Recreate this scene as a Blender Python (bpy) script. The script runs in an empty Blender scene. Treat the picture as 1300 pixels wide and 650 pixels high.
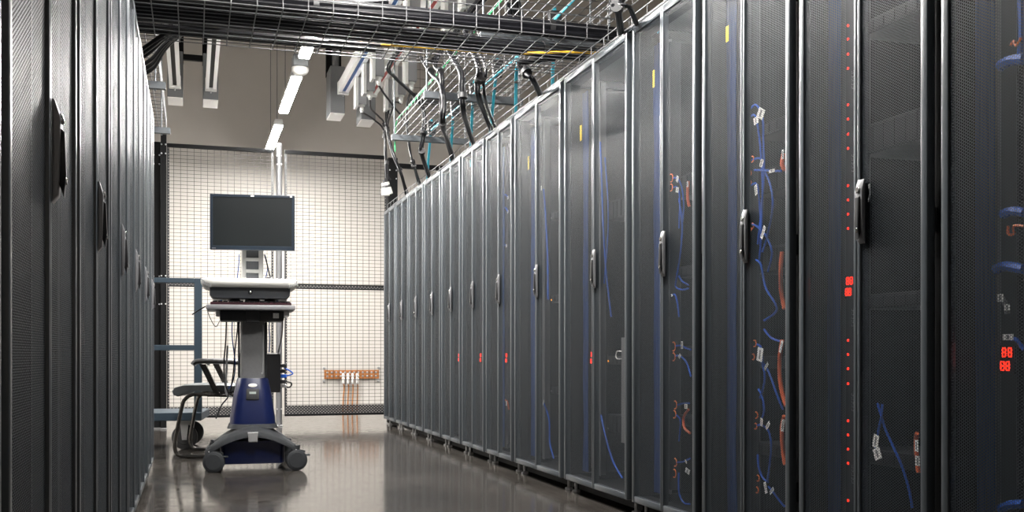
import bpy, bmesh, math, random
from mathutils import Vector, Matrix
random.seed(7)
S = bpy.context.scene
COL = S.collection
PI = math.pi

# ------------------------------------------------------------------ camera
TH = math.atan(405 / 1300.0)
CT, ST = math.cos(TH), math.sin(TH)
EYE = 0.667
cam = bpy.data.cameras.new('camera')
cam.lens = 36.0
cam.sensor_width = 36.0
cam.sensor_fit = 'HORIZONTAL'
cam.shift_y = 125 / 1300.0
cam.clip_start = 0.02
co = bpy.data.objects.new('camera', cam)
COL.objects.link(co)
co.location = (0, 0, EYE)
co.rotation_euler = (PI / 2, 0, -TH)
S.camera = co


def ray(px, py):
    r = (px - 650) / 1300.0
    q = (450 - py) / 1300.0
    return ST + r * CT, CT - r * ST, q


def onX(px, py, X):
    a, b, q = ray(px, py)
    t = X / a
    return Vector((X, t * b, EYE + t * q))


def onY(px, py, Y):
    a, b, q = ray(px, py)
    t = Y / b
    return Vector((t * a, Y, EYE + t * q))


def onZ(px, py, Z):
    a, b, q = ray(px, py)
    t = (Z - EYE) / q
    return Vector((t * a, t * b, Z))


# ------------------------------------------------------------------ materials
def mat(name, col, rough=0.5, metal=0.0, spec=0.5, coat=0.0):
    m = bpy.data.materials.new(name)
    m.use_nodes = True
    b = m.node_tree.nodes['Principled BSDF']
    b.inputs['Base Color'].default_value = (*col, 1)
    b.inputs['Roughness'].default_value = rough
    b.inputs['Metallic'].default_value = metal
    b.inputs['Specular IOR Level'].default_value = spec
    b.inputs['Coat Weight'].default_value = coat
    return m


def noisy(name, c1, c2, scale, rough=(0.4, 0.5), metal=0.0, bump=0.0, spec=0.5, detail=4, stretch=(1, 1, 1)):
    m = mat(name, c1, rough[0], metal, spec)
    nt = m.node_tree
    b = nt.nodes['Principled BSDF']
    tc = nt.nodes.new('ShaderNodeTexCoord')
    mp = nt.nodes.new('ShaderNodeMapping')
    mp.inputs['Scale'].default_value = stretch
    nz = nt.nodes.new('ShaderNodeTexNoise')
    nz.inputs['Scale'].default_value = scale
    nz.inputs['Detail'].default_value = detail
    nt.links.new(tc.outputs['Object'], mp.inputs['Vector'])
    nt.links.new(mp.outputs['Vector'], nz.inputs['Vector'])
    rp = nt.nodes.new('ShaderNodeValToRGB')
    rp.color_ramp.elements[0].position = 0.3
    rp.color_ramp.elements[1].position = 0.7
    rp.color_ramp.elements[0].color = (*c1, 1)
    rp.color_ramp.elements[1].color = (*c2, 1)
    nt.links.new(nz.outputs['Fac'], rp.inputs['Fac'])
    nt.links.new(rp.outputs['Color'], b.inputs['Base Color'])
    mr = nt.nodes.new('ShaderNodeMapRange')
    mr.inputs['To Min'].default_value = rough[0]
    mr.inputs['To Max'].default_value = rough[1]
    nt.links.new(nz.outputs['Fac'], mr.inputs['Value'])
    nt.links.new(mr.outputs['Result'], b.inputs['Roughness'])
    if bump:
        bp = nt.nodes.new('ShaderNodeBump')
        bp.inputs['Strength'].default_value = bump
        bp.inputs['Distance'].default_value = 0.002
        nt.links.new(nz.outputs['Fac'], bp.inputs['Height'])
        nt.links.new(bp.outputs['Normal'], b.inputs['Normal'])
    return m


def emis(name, col, strength):
    m = bpy.data.materials.new(name)
    m.use_nodes = True
    b = m.node_tree.nodes['Principled BSDF']
    b.inputs['Base Color'].default_value = (*col, 1)
    b.inputs['Emission Color'].default_value = (*col, 1)
    b.inputs['Emission Strength'].default_value = strength
    return m


def perforated(name, col, rough, metal, a, b_, r, ax='YZ', spec=0.5):
    """steel sheet with staggered round holes (cell b_ along the first axis, a along the second)"""
    m = mat(name, col, rough, metal, spec)
    nt = m.node_tree
    N, L = nt.nodes, nt.links
    bs = N['Principled BSDF']
    tc = N.new('ShaderNodeTexCoord')
    sx = N.new('ShaderNodeSeparateXYZ')
    L.new(tc.outputs['Object'], sx.inputs[0])

    def math_(op, x, y=None):
        n = N.new('ShaderNodeMath')
        n.operation = op
        for i, v in enumerate((x, y)):
            if v is None:
                continue
            if isinstance(v, (int, float)):
                n.inputs[i].default_value = v
            else:
                L.new(v, n.inputs[i])
        return n.outputs[0]
    u = math_('DIVIDE', sx.outputs[ax[0]], b_)
    v = math_('DIVIDE', sx.outputs[ax[1]], a)
    ds = []
    for off in (0.0, 0.5):
        fu = math_('MULTIPLY', math_('SUBTRACT', math_('FRACT', math_('ADD', u, off)), 0.5), b_)
        fv = math_('MULTIPLY', math_('SUBTRACT', math_('FRACT', math_('ADD', v, off)), 0.5), a)
        ds.append(math_('SQRT', math_('ADD', math_('MULTIPLY', fu, fu), math_('MULTIPLY', fv, fv))))
    al = math_('GREATER_THAN', math_('MINIMUM', ds[0], ds[1]), r)
    L.new(al, bs.inputs['Alpha'])
    return m


M = {}
M['rack'] = mat('rack_paint', (0.056, 0.064, 0.072), 0.28, 0.0, 0.5)
M['rack_dark'] = mat('rack_black', (0.010, 0.010, 0.011), 0.6, 0.0, 0.2)
M['perf'] = perforated('perforated_steel', (0.034, 0.042, 0.050), 0.45, 0.0, 0.0072, 0.0125, 0.0032, 'YZ', 0.45)
M['chrome'] = mat('chrome', (0.75, 0.74, 0.72), 0.18, 1.0)
M['handle_grey'] = mat('handle_grey', (0.20, 0.20, 0.21), 0.35, 0.3)
M['black'] = mat('black_plastic', (0.015, 0.015, 0.017), 0.45)
M['cable_black'] = mat('black_cable', (0.006, 0.006, 0.008), 0.42, 0, 0.3)
M['cable_blue'] = mat('blue_cable', (0.012, 0.085, 0.45), 0.5, 0, 0.3)
M['bundle_blue'] = mat('blue_cable_bundle', (0.012, 0.042, 0.16), 0.55, 0, 0.2)
M['cable_cyan'] = mat('cyan_fibre', (0.02, 0.33, 0.44), 0.45)
M['cable_green'] = mat('green_wire', (0.02, 0.30, 0.10), 0.45)
M['cable_yellow'] = mat('yellow_fibre', (0.78, 0.46, 0.03), 0.5)
M['cable_orange'] = mat('orange_cable', (0.62, 0.11, 0.03), 0.45)
M['orange_clip'] = mat('orange_clip', (0.95, 0.22, 0.05), 0.45)
M['tag'] = noisy('paper_tag', (0.92, 0.91, 0.88), (0.70, 0.70, 0.69), 160, (0.6, 0.7))
M['yellow_label'] = mat('yellow_sticker', (0.95, 0.68, 0.03), 0.5)
M['led'] = emis('red_led', (1.0, 0.03, 0.01), 2.2)
M['led_amber'] = emis('amber_led', (1.0, 0.35, 0.02), 1.6)
M['rail'] = mat('zinc_rail', (0.16, 0.16, 0.17), 0.45, 0.6)
M['pdu'] = mat('pdu_black', (0.02, 0.021, 0.024), 0.4)
M['server'] = mat('server_face', (0.007, 0.007, 0.009), 0.5, 0, 0.25)
M['server_grey'] = mat('server_bracket', (0.22, 0.22, 0.23), 0.4, 0.5)
M['zinc'] = mat('zinc_wire', (0.14, 0.14, 0.145), 0.5, 0.3)
M['strut'] = noisy('galvanised_strut', (0.085, 0.095, 0.105), (0.12, 0.13, 0.14), 30, (0.45, 0.6), 0.3)
M['busway'] = mat('busway_aluminium', (0.80, 0.80, 0.79), 0.35, 0.1)
M['stripe_blue'] = mat('busway_blue', (0.02, 0.10, 0.32), 0.5)
M['stripe_red'] = mat('busway_red', (0.45, 0.03, 0.02), 0.5)
M['feed_grey'] = noisy('feed_box_grey', (0.13, 0.135, 0.14), (0.15, 0.155, 0.16), 12, (0.5, 0.6))
M['feed_white'] = mat('feed_box_white', (0.85, 0.84, 0.82), 0.5)
M['tap_grey'] = mat('tap_box_grey', (0.24, 0.24, 0.25), 0.5)
M['tap_light'] = mat('tap_box_light', (0.62, 0.62, 0.60), 0.5)
M['fence'] = mat('fence_black', (0.004, 0.004, 0.0045), 0.6, 0, 0.12)
M['fence_wire'] = mat('fence_wire', (0.014, 0.014, 0.015), 0.5)
M['slotted'] = perforated('slotted_angle', (0.016, 0.016, 0.018), 0.45, 0.0, 0.0262, 0.030, 0.0034, 'XZ')
M['pipe'] = mat('galvanised_pipe', (0.13, 0.13, 0.135), 0.4, 0.2)
M['trolley'] = noisy('trolley_blue_grey', (0.015, 0.028, 0.041), (0.019, 0.033, 0.047), 9, (0.4, 0.5))
M['copper'] = noisy('copper_bar', (0.27, 0.095, 0.025), (0.34, 0.13, 0.035), 25, (0.35, 0.5), 0.3)
M['copper_wire'] = mat('copper_wire', (0.36, 0.15, 0.045), 0.5, 0.1)
M['ceramic'] = mat('white_insulator', (0.62, 0.61, 0.58), 0.4)
M['steel'] = mat('bare_steel', (0.45, 0.45, 0.46), 0.35, 0.9)
M['cart_grey'] = noisy('cart_grey', (0.026, 0.028, 0.031), (0.032, 0.034, 0.037), 60, (0.6, 0.7), 0, 0, 0.2)
M['cart_column'] = noisy('cart_column_grey', (0.15, 0.15, 0.152), (0.17, 0.17, 0.172), 60, (0.45, 0.55))
M['cart_light'] = mat('cart_light_grey', (0.36, 0.36, 0.36), 0.45)
M['cart_blue'] = noisy('cart_navy', (0.0035, 0.008, 0.046), (0.0042, 0.0095, 0.052), 20, (0.30, 0.36))
M['cart_white'] = mat('cart_white', (0.78, 0.77, 0.73), 0.42)
M['cart_alu'] = mat('cart_aluminium', (0.62, 0.62, 0.61), 0.35, 0.7)
M['drawer'] = mat('drawer_grey', (0.085, 0.09, 0.10), 0.4)
M['tray_silver'] = mat('tray_silver', (0.22, 0.22, 0.23), 0.45, 0.2)
M['kb'] = mat('keyboard_black', (0.02, 0.02, 0.025), 0.45)
M['kb_red'] = mat('keyboard_burgundy', (0.035, 0.008, 0.013), 0.45)
M['bezel'] = mat('monitor_bezel', (0.010, 0.018, 0.030), 0.4)
M['screen'] = mat('monitor_screen', (0.010, 0.012, 0.013), 0.45, 0.0, 0.3)
M['rubber'] = mat('rubber', (0.02, 0.02, 0.021), 0.6)
M['seat'] = noisy('seat_grey_vinyl', (0.060, 0.068, 0.073), (0.080, 0.088, 0.092), 40, (0.5, 0.65), 0, 0.1)
M['tube'] = mat('black_chrome_tube', (0.10, 0.095, 0.09), 0.2, 0.9)
M['arm'] = mat('armrest_black', (0.020, 0.020, 0.021), 0.45)
M['tie'] = mat('cable_tie', (0.01, 0.01, 0.011), 0.5)
M['lcd'] = mat('lcd_pale', (0.32, 0.36, 0.34), 0.3)
M['lamp'] = emis('lamp_diffuser', (1.0, 0.975, 0.935), 290.0)
M['lamp_body'] = mat('lamp_housing', (0.55, 0.55, 0.54), 0.4, 0.3)
M['wall'] = noisy('painted_wall', (0.42, 0.394, 0.362), (0.44, 0.414, 0.381), 3.0, (0.65, 0.75))
M['ceiling'] = noisy('ceiling_deck', (0.42, 0.39, 0.36), (0.46, 0.43, 0.39), 2.0, (0.7, 0.8))


def concrete():
    m = mat('polished_concrete', (0.3, 0.27, 0.24), 0.15)
    nt = m.node_tree
    N, L = nt.nodes, nt.links
    b = N['Principled BSDF']
    tc = N.new('ShaderNodeTexCoord')
    n1 = N.new('ShaderNodeTexNoise')
    n1.inputs['Scale'].default_value = 1.6
    n1.inputs['Detail'].default_value = 8
    n1.inputs['Roughness'].default_value = 0.62
    L.new(tc.outputs['Object'], n1.inputs['Vector'])
    n2 = N.new('ShaderNodeTexNoise')
    n2.inputs['Scale'].default_value = 14
    n2.inputs['Detail'].default_value = 6
    n2.inputs['Distortion'].default_value = 1.2
    L.new(tc.outputs['Object'], n2.inputs['Vector'])
    r1 = N.new('ShaderNodeValToRGB')
    r1.color_ramp.elements[0].position = 0.32
    r1.color_ramp.elements[0].color = (0.024, 0.0215, 0.019, 1)
    r1.color_ramp.elements[1].position = 0.68
    r1.color_ramp.elements[1].color = (0.052, 0.046, 0.041, 1)
    L.new(n1.outputs['Fac'], r1.inputs['Fac'])
    r2 = N.new('ShaderNodeValToRGB')
    r2.color_ramp.elements[0].position = 0.35
    r2.color_ramp.elements[0].color = (0.72, 0.72, 0.72, 1)
    r2.color_ramp.elements[1].position = 0.62
    r2.color_ramp.elements[1].color = (1.1, 1.1, 1.1, 1)
    L.new(n2.outputs['Fac'], r2.inputs['Fac'])
    mx = N.new('ShaderNodeMix')
    mx.data_type = 'RGBA'
    mx.blend_type = 'MULTIPLY'
    mx.inputs[0].default_value = 1.0
    L.new(r1.outputs['Color'], mx.inputs[6])
    L.new(r2.outputs['Color'], mx.inputs[7])
    # fine scratches
    vo = N.new('ShaderNodeTexVoronoi')
    vo.feature = 'DISTANCE_TO_EDGE'
    vo.inputs['Scale'].default_value = 2.3
    mpn = N.new('ShaderNodeMapping')
    mpn.inputs['Scale'].default_value = (1.0, 4.0, 1.0)
    mpn.inputs['Rotation'].default_value = (0, 0, 0.8)
    nzd = N.new('ShaderNodeTexNoise')
    nzd.inputs['Scale'].default_value = 3.0
    L.new(tc.outputs['Object'], nzd.inputs['Vector'])
    ad = N.new('ShaderNodeMix')
    ad.data_type = 'VECTOR'
    ad.inputs[0].default_value = 0.25
    L.new(tc.outputs['Object'], ad.inputs[4])
    L.new(nzd.outputs['Color'], ad.inputs[5])
    L.new(ad.outputs[1], mpn.inputs['Vector'])
    L.new(mpn.outputs['Vector'], vo.inputs['Vector'])
    lt = N.new('ShaderNodeMath')
    lt.operation = 'LESS_THAN'
    lt.inputs[1].default_value = 0.006
    L.new(vo.outputs['Distance'], lt.inputs[0])
    ml = N.new('ShaderNodeMath')
    ml.operation = 'MULTIPLY'
    ml.inputs[1].default_value = 0.10
    L.new(lt.outputs[0], ml.inputs[0])
    mx2 = N.new('ShaderNodeMix')
    mx2.data_type = 'RGBA'
    mx2.inputs[7].default_value = (0.5, 0.47, 0.43, 1)
    L.new(ml.outputs[0], mx2.inputs[0])
    L.new(mx.outputs[2], mx2.inputs[6])
    L.new(mx2.outputs[2], b.inputs['Base Color'])
    mr = N.new('ShaderNodeMapRange')
    mr.inputs['From Min'].default_value = 0.35
    mr.inputs['From Max'].default_value = 0.7
    mr.inputs['To Min'].default_value = 0.08
    mr.inputs['To Max'].default_value = 0.17
    L.new(n2.outputs['Fac'], mr.inputs['Value'])
    L.new(mr.outputs['Result'], b.inputs['Roughness'])
    b.inputs['Specular IOR Level'].default_value = 0.42
    bp = N.new('ShaderNodeBump')
    bp.inputs['Strength'].default_value = 0.04
    bp.inputs['Distance'].default_value = 0.01
    L.new(n1.outputs['Fac'], bp.inputs['Height'])
    L.new(bp.outputs['Normal'], b.inputs['Normal'])
    return m


M['floor'] = concrete()


# ------------------------------------------------------------------ mesh builder
class MB:
    def __init__(self):
        self.bm = bmesh.new()

    def _tag(self, faces, mi):
        for f in faces:
            f.material_index = mi

    def box(self, x0, x1, y0, y1, z0, z1, mi=0, bev=0.0, seg=2, mx=None):
        vs = [self.bm.verts.new(p) for p in
              ((x0, y0, z0), (x1, y0, z0), (x1, y1, z0), (x0, y1, z0), (x0, y0, z1), (x1, y0, z1), (x1, y1, z1), (x0, y1, z1))]
        fs = [self.bm.faces.new([vs[i] for i in q]) for q in
              ((3, 2, 1, 0), (4, 5, 6, 7), (0, 1, 5, 4), (1, 2, 6, 5), (2, 3, 7, 6), (3, 0, 4, 7))]
        self._tag(fs, mi)
        if mx is not None:
            for v in vs:
                v.co = mx @ v.co
        if bev:
            es = list({e for f in fs for e in f.edges})
            r = bmesh.ops.bevel(self.bm, geom=es, offset=bev, segments=seg, affect='EDGES', profile=0.5)
            self._tag(r['faces'], mi)
        return self

    def prism(self, pts, a0, a1, axis='y', mi=0, bev=0.0):
        """2-D polygon extruded along an axis; for 'y' pts are (x,z), for 'x' (y,z), for 'z' (x,y)"""
        def P(p, a):
            return {'y': (p[0], a, p[1]), 'x': (a, p[0], p[1]), 'z': (p[0], p[1], a)}[axis]
        A = [self.bm.verts.new(P(p, a0)) for p in pts]
        B = [self.bm.verts.new(P(p, a1)) for p in pts]
        n = len(pts)
        fs = [self.bm.faces.new(A), self.bm.faces.new(B[::-1])]
        for i in range(n):
            j = (i + 1) % n
            fs.append(self.bm.faces.new((A[j], A[i], B[i], B[j])))
        self._tag(fs, mi)
        if bev:
            es = list({e for f in fs[:2] for e in f.edges})
            r = bmesh.ops.bevel(self.bm, geom=es, offset=bev, segments=2, affect='EDGES', profile=0.5)
            self._tag(r['faces'], mi)
        return self

    def loft(self, rings, mi=0, cap=True, closed=True):
        R = [[self.bm.verts.new(p) for p in r] for r in rings]
        n = len(R[0])
        fs = []
        for a, b in zip(R, R[1:]):
            for i in range(n if closed else n - 1):
                j = (i + 1) % n
                fs.append(self.bm.faces.new((a[i], a[j], b[j], b[i])))
        if cap and closed:
            fs.append(self.bm.faces.new(R[0][::-1]))
            fs.append(self.bm.faces.new(R[-1]))
        self._tag(fs, mi)
        return self

    def tube(self, pts, r, seg=8, mi=0, smooth=0, rr=None):
        P = [Vector(p) for p in pts]
        if smooth:
            P = catmull(P, smooth)
        n = len(P)
        T = []
        for i in range(n):
            d = P[min(i + 1, n - 1)] - P[max(i - 1, 0)]
            T.append(d.normalized() if d.length > 1e-9 else Vector((0, 0, 1)))
        up = Vector((0, 0, 1)) if abs(T[0].z) < 0.9 else Vector((1, 0, 0))
        nrm = T[0].cross(up).normalized()
        rings = []
        for i in range(n):
            if i:
                nrm = (nrm - T[i] * nrm.dot(T[i]))
                nrm = nrm.normalized() if nrm.length > 1e-6 else T[i].orthogonal().normalized()
            bn = T[i].cross(nrm)
            ra = r if rr is None else rr[min(int(i * len(rr) / n), len(rr) - 1)]
            rings.append([P[i] + (nrm * math.cos(k * 2 * PI / seg) + bn * math.sin(k * 2 * PI / seg)) * ra for k in range(seg)])
        return self.loft(rings, mi)

    def cyl(self, p0, p1, r0, r1=None, seg=16, mi=0):
        r1 = r0 if r1 is None else r1
        p0, p1 = Vector(p0), Vector(p1)
        t = (p1 - p0).normalized()
        n = t.orthogonal().normalized()
        b = t.cross(n)
        ring = lambda p, r: [p + (n * math.cos(k * 2 * PI / seg) + b * math.sin(k * 2 * PI / seg)) * r for k in range(seg)]
        return self.loft([ring(p0, r0), ring(p1, r1)], mi)

    def lathe(self, p0, axis, prof, seg=24, mi=0):
        """prof: list of (distance along axis, radius)"""
        p0, t = Vector(p0), Vector(axis).normalized()
        n = t.orthogonal().normalized()
        b = t.cross(n)
        return self.loft([[p0 + t * d + (n * math.cos(k * 2 * PI / seg) + b * math.sin(k * 2 * PI / seg)) * max(r, 1e-4) for k in range(seg)] for d, r in prof], mi)

    def build(self, name, mats, parent=None, smooth=True, ang=35):
        me = bpy.data.meshes.new(name)
        bmesh.ops.recalc_face_normals(self.bm, faces=self.bm.faces[:])
        self.bm.to_mesh(me)
        self.bm.free()
        for m in (mats if isinstance(mats, (list, tuple)) else [mats]):
            me.materials.append(M[m])
        if smooth:
            me.shade_smooth()
            me.set_sharp_from_angle(angle=math.radians(ang))
        o = bpy.data.objects.new(name, me)
        COL.objects.link(o)
        if parent is not None:
            o.parent = parent
        return o


def catmull(P, k):
    out = []
    n = len(P)
    for i in range(n - 1):
        p0, p1, p2, p3 = P[max(i - 1, 0)], P[i], P[i + 1], P[min(i + 2, n - 1)]
        for j in range(k):
            t = j / k
            out.append(0.5 * ((2 * p1) + (p2 - p0) * t + (2 * p0 - 5 * p1 + 4 * p2 - p3) * t * t + (3 * p1 - p0 - 3 * p2 + p3) * t ** 3))
    out.append(P[-1].copy())
    return out


def rrect(w, d, r, z, cx=0, cy=0, seg=4):
    """ring of a rounded rectangle at height z"""
    pts = []
    for sx, sy, a0 in ((1, 1, 0), (-1, 1, PI / 2), (-1, -1, PI), (1, -1, 3 * PI / 2)):
        for k in range(seg + 1):
            a = a0 + k * PI / 2 / seg
            pts.append((cx + sx * (w / 2 - r) + r * math.cos(a), cy + sy * (d / 2 - r) + r * math.sin(a), z))
    return pts


def tag(o, label, cat, group=None):
    o['label'] = label
    o['category'] = cat
    if group:
        o['group'] = group
    return o


def empty(name, loc=(0, 0, 0), rz=0.0):
    o = bpy.data.objects.new(name, None)
    o.empty_display_size = 0.1
    COL.objects.link(o)
    o.location = loc
    o.rotation_euler = (0, 0, rz)
    return o


def thing(name, label, cat, loc=(0, 0, 0), rz=0.0, group=None):
    return tag(empty(name, loc, rz), label, cat, group)


def dup(o, parent=None):
    c = o.copy()
    COL.objects.link(c)
    if parent is not None:
        c.parent = parent
    for ch in o.children:
        dup(ch, c)
    return c


def struct(name, x0, x1, y0, y1, z0, z1, m):
    o = MB().box(x0, x1, y0, y1, z0, z1).build(name, m, smooth=False)
    o['kind'] = 'structure'
    return o


ORD = ['first', 'second', 'third', 'fourth', 'fifth', 'sixth', 'seventh', 'eighth', 'ninth', 'tenth', 'eleventh', 'twelfth', 'thirteenth', 'fourteenth']

# ------------------------------------------------------------------ room
WALL_Y = 11.65
struct('floor', -4.6, 7.0, -3.0, WALL_Y + 0.1, -0.1, 0.0, 'floor')
struct('ceiling', -4.6, 7.0, -3.0, WALL_Y + 0.1, 5.2, 5.3, 'ceiling')
struct('wall_back', -4.6, 7.0, WALL_Y, WALL_Y + 0.1, 0, 5.2, 'wall')
struct('wall_front', -4.6, 7.0, -3.0, -2.9, 0, 5.2, 'wall')
struct('wall_left', -4.6, -4.5, -2.9, WALL_Y, 0, 5.2, 'wall')
struct('wall_right', 6.9, 7.0, -2.9, WALL_Y, 0, 5.2, 'wall')

# ------------------------------------------------------------------ racks
RH = 2.02
DEEP = 1.07


def build_rack(w, name='server_rack', hz=(0.965, 1.138)):
    root = empty(name)
    h = w / 2
    b = MB()
    for s in (-1, 1):
        y0, y1 = sorted((s * (h - 0.002), s * (h - 0.045)))
        b.box(0.032, 0.08, y0, y1, 0.05, RH - 0.012, 0, 0.002, 1)
        b.box(DEEP - 0.05, DEEP, y0, y1, 0.05, RH - 0.012)
        b.box(0.08, DEEP - 0.05, y0, y1, RH - 0.05, RH - 0.012)
        b.box(0.08, DEEP - 0.05, y0, y1, 0.05, 0.09)
    for z0, z1 in ((0.05, 0.085), (RH - 0.045, RH - 0.012)):
        b.box(0.034, 0.078, -h + 0.045, h - 0.045, z0, z1)
        b.box(DEEP - 0.05, DEEP, -h + 0.045, h - 0.045, z0, z1)
    b.build('frame', 'rack_dark', root)
    MB().box(0.012, DEEP, -h + 0.002, h - 0.002, RH - 0.012, RH, 0, 0.003, 2).build('top_panel', 'rack', root)
    for s in (-1, 1):
        y0, y1 = sorted((s * (h - 0.006), s * (h - 0.008)))
        MB().box(0.08, DEEP - 0.05, y0, y1, 0.09, RH - 0.05).build('side_panel', 'rack_dark', root, False)
    MB().box(DEEP - 0.012, DEEP - 0.008, -h + 0.045, h - 0.045, 0.085, RH - 0.045).build('rear_panel', 'rack_dark', root, False)
    MB().box(0.06, DEEP - 0.05, -h + 0.01, h - 0.01, 0.052, 0.058).build('bottom_panel', 'rack_dark', root, False)
    MB().box(0.075, 0.085, -h + 0.03, h - 0.03, 0.012, 0.052).build('plinth', 'rack_dark', root, False)
    for s in (-1, 1):
        for x in (0.055, DEEP - 0.06):
            f = MB().lathe((x, s * (h - 0.05), 0), (0, 0, 1), [(0, 0.019), (0.010, 0.019), (0.013, 0.008), (0.052, 0.008)], 12)
            f.build('foot', 'steel', root)
        r = MB()
        y = s * 0.235
        r.box(0.125, 0.129, y - 0.02, y + 0.02, 0.09, RH - 0.05)
        ye = y + s * 0.018
        y0, y1 = sorted((ye, ye + s * 0.002))
        r.box(0.129, 0.17, y0, y1, 0.09, RH - 0.05)
        r.build('mounting_rail', 'rail', root, False)
    # two door leaves
    yo = h - 0.0245
    zb, zt = 0.062, RH - 0.016
    for s in (-1, 1):
        bo, bi, bt = 0.024, 0.013, 0.026
        d = MB()
        ys = sorted((s * 0.0012, s * yo))
        ya, yb = (ys[0] + (bo if s < 0 else bi)), (ys[1] - (bi if s < 0 else bo))
        d.box(0, 0.026, ys[0], ya, zb, zt, 0, 0.0035, 2)
        d.box(0, 0.026, yb, ys[1], zb, zt, 0, 0.0035, 2)
        d.box(0.001, 0.025, ya - 0.002, yb + 0.002, zb, zb + bt, 0, 0.003, 2)
        d.box(0.001, 0.025, ya - 0.002, yb + 0.002, zt - bt, zt, 0, 0.003, 2)
        door = d.build('door', 'rack', root)
        MB().box(0.0062, 0.0066, ya - 0.001, yb + 0.001, zb + bt - 0.002, zt - bt + 0.002).build('perforated_panel', 'perf', door, False)
        for zc in (0.25, 1.0, 1.77):
            g = MB().cyl((0.03, s * (yo - 0.006), zc - 0.03), (0.03, s * (yo - 0.006), zc + 0.03), 0.006, None, 10)
            g.build('hinge', 'rack_dark', door)
        if s < 0:
            hd = MB()
            z0, z1 = hz
            yc = -0.024
            # escutcheon plate with sloping ends, standing proud of the door
            side = [(0.0, z0), (-0.009, z0 + 0.012), (-0.011, z0 + 0.04), (-0.013, z1 - 0.03), (-0.004, z1), (0.0, z1)]
            hd.prism([(p[0], p[1]) for p in side], yc - 0.015, yc + 0.015, 'y', 0, 0.0025)
            # swing lever in the plate
            hd.prism([(-0.008, z0 + 0.035), (-0.017, z0 + 0.010), (-0.020, z0 + 0.045), (-0.018, z1 - 0.05), (-0.010, z1 - 0.042)], yc - 0.0085, yc + 0.0085, 'y', 1, 0.002)
            hd.lathe((-0.008, yc, z1 - 0.030), (-1, 0, 0.15), [(0, 0.009), (0.007, 0.009), (0.0085, 0.007), (0.0086, 0.0)], 16, 2)
            hd.lathe((-0.012, yc, z0 + 0.036), (-1, 0, 0), [(0, 0.007), (0.007, 0.007), (0.009, 0.005), (0.0091, 0.0)], 16, 2)
            hd.build('handle', ['handle_grey', 'black', 'chrome'], door)
    return root


XR, XL = 1.72, -0.211
gaps = [1.467, 2.073, 2.679, 3.287, 3.895, 4.70, 5.507, 6.095, 6.683, 7.27, 7.857, 8.445, 9.03, 9.617]
rightw = [0.606, 0.606, 0.608, 0.608, 0.805, 0.807] + [0.584] * 7
protos = {}
# how each rack of the long row reads, nearest the camera first
RNAME = [
    'the rack at the picture edge',
    'the rack with red LEDs',
    'the orange-bundle rack',
    'the rack with paired orange clips',
    'the wide U-bracket rack',
    'the bluish wide rack',
]
RLABEL = [
    'black mesh-door server rack cut off by the picture edge, blue connectors inside',
    'black mesh-door server rack showing a column of red LEDs beside its door handle',
    'black mesh-door server rack with white-tagged blue cables and orange cable bundles inside',
    'black mesh-door server rack with orange clips inside, between a wide rack and tagged cables',
    'wide black mesh-door server rack with a small white U-shaped bracket near its edge',
    'wide black mesh-door server rack with a bluish sheen, eighth from the mesh fence',
]
racks = []
for i, w in enumerate(rightw):
    k = round(w, 2)
    if k not in protos:
        protos[k] = build_rack(w)
        r = protos[k]
    else:
        r = dup(protos[k])
    r.location = (XR, (gaps[i] + gaps[i + 1]) / 2, 0)
    n = 13 - i
    lab = RLABEL[i] if i < 6 else 'black mesh-door server rack, %s from the mesh fence in the row under power drops' % ORD[n - 1]
    if i == 12:
        lab = 'black mesh-door server rack standing beside the mesh fence under the hanging plugs'
    tag(r, lab, 'server rack', 'server racks in the long row under the power drops')
    racks.append(r)
RN = RNAME + ['rack %s from the mesh fence' % ORD[12 - i] for i in range(6, 13)]

lg = [0.525 + 0.805 * i for i in range(8)]
for i in range(7):
    k = 0.8 if i else 0.80
    if ('L', 0) not in protos:
        protos[('L', 0)] = build_rack(0.803, hz=(0.905, 1.068))
        r = protos[('L', 0)]
    else:
        r = dup(protos[('L', 0)])
    r.location = (XL, (lg[i] + lg[i + 1]) / 2, 0)
    r.rotation_euler.z = PI
    n = 7 - i
    if i == 0:
        lab = 'grey mesh-door server rack of which only one narrow door strip is in the picture'
    elif i == 6:
        lab = 'end mesh-door server rack of the short row beside the grey chair'
    else:
        lab = '%s mesh-door server rack from the chair end of the short row' % ORD[n - 1]
    tag(r, lab, 'server rack', 'server racks in the short row beside the camera')


# ------------------------------------------------------------------ inside the racks of the long row
def led_digits(b, c, s, mi):
    """an 8-shaped LED digit facing -x at point c, height s"""
    x, y, z = c
    t = s * 0.16
    w = s * 0.5
    for dz in (-s / 2, 0, s / 2):
        b.box(x - 0.0015, x, y - w / 2, y + w / 2, z + dz - t / 2, z + dz + t / 2, mi)
    for dy in (-w / 2, w / 2):
        for dz in (-s / 4, s / 4):
            b.box(x - 0.0015, x, y + dy - t / 2, y + dy + t / 2, z + dz - s / 5, z + dz + s / 5, mi)


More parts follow.
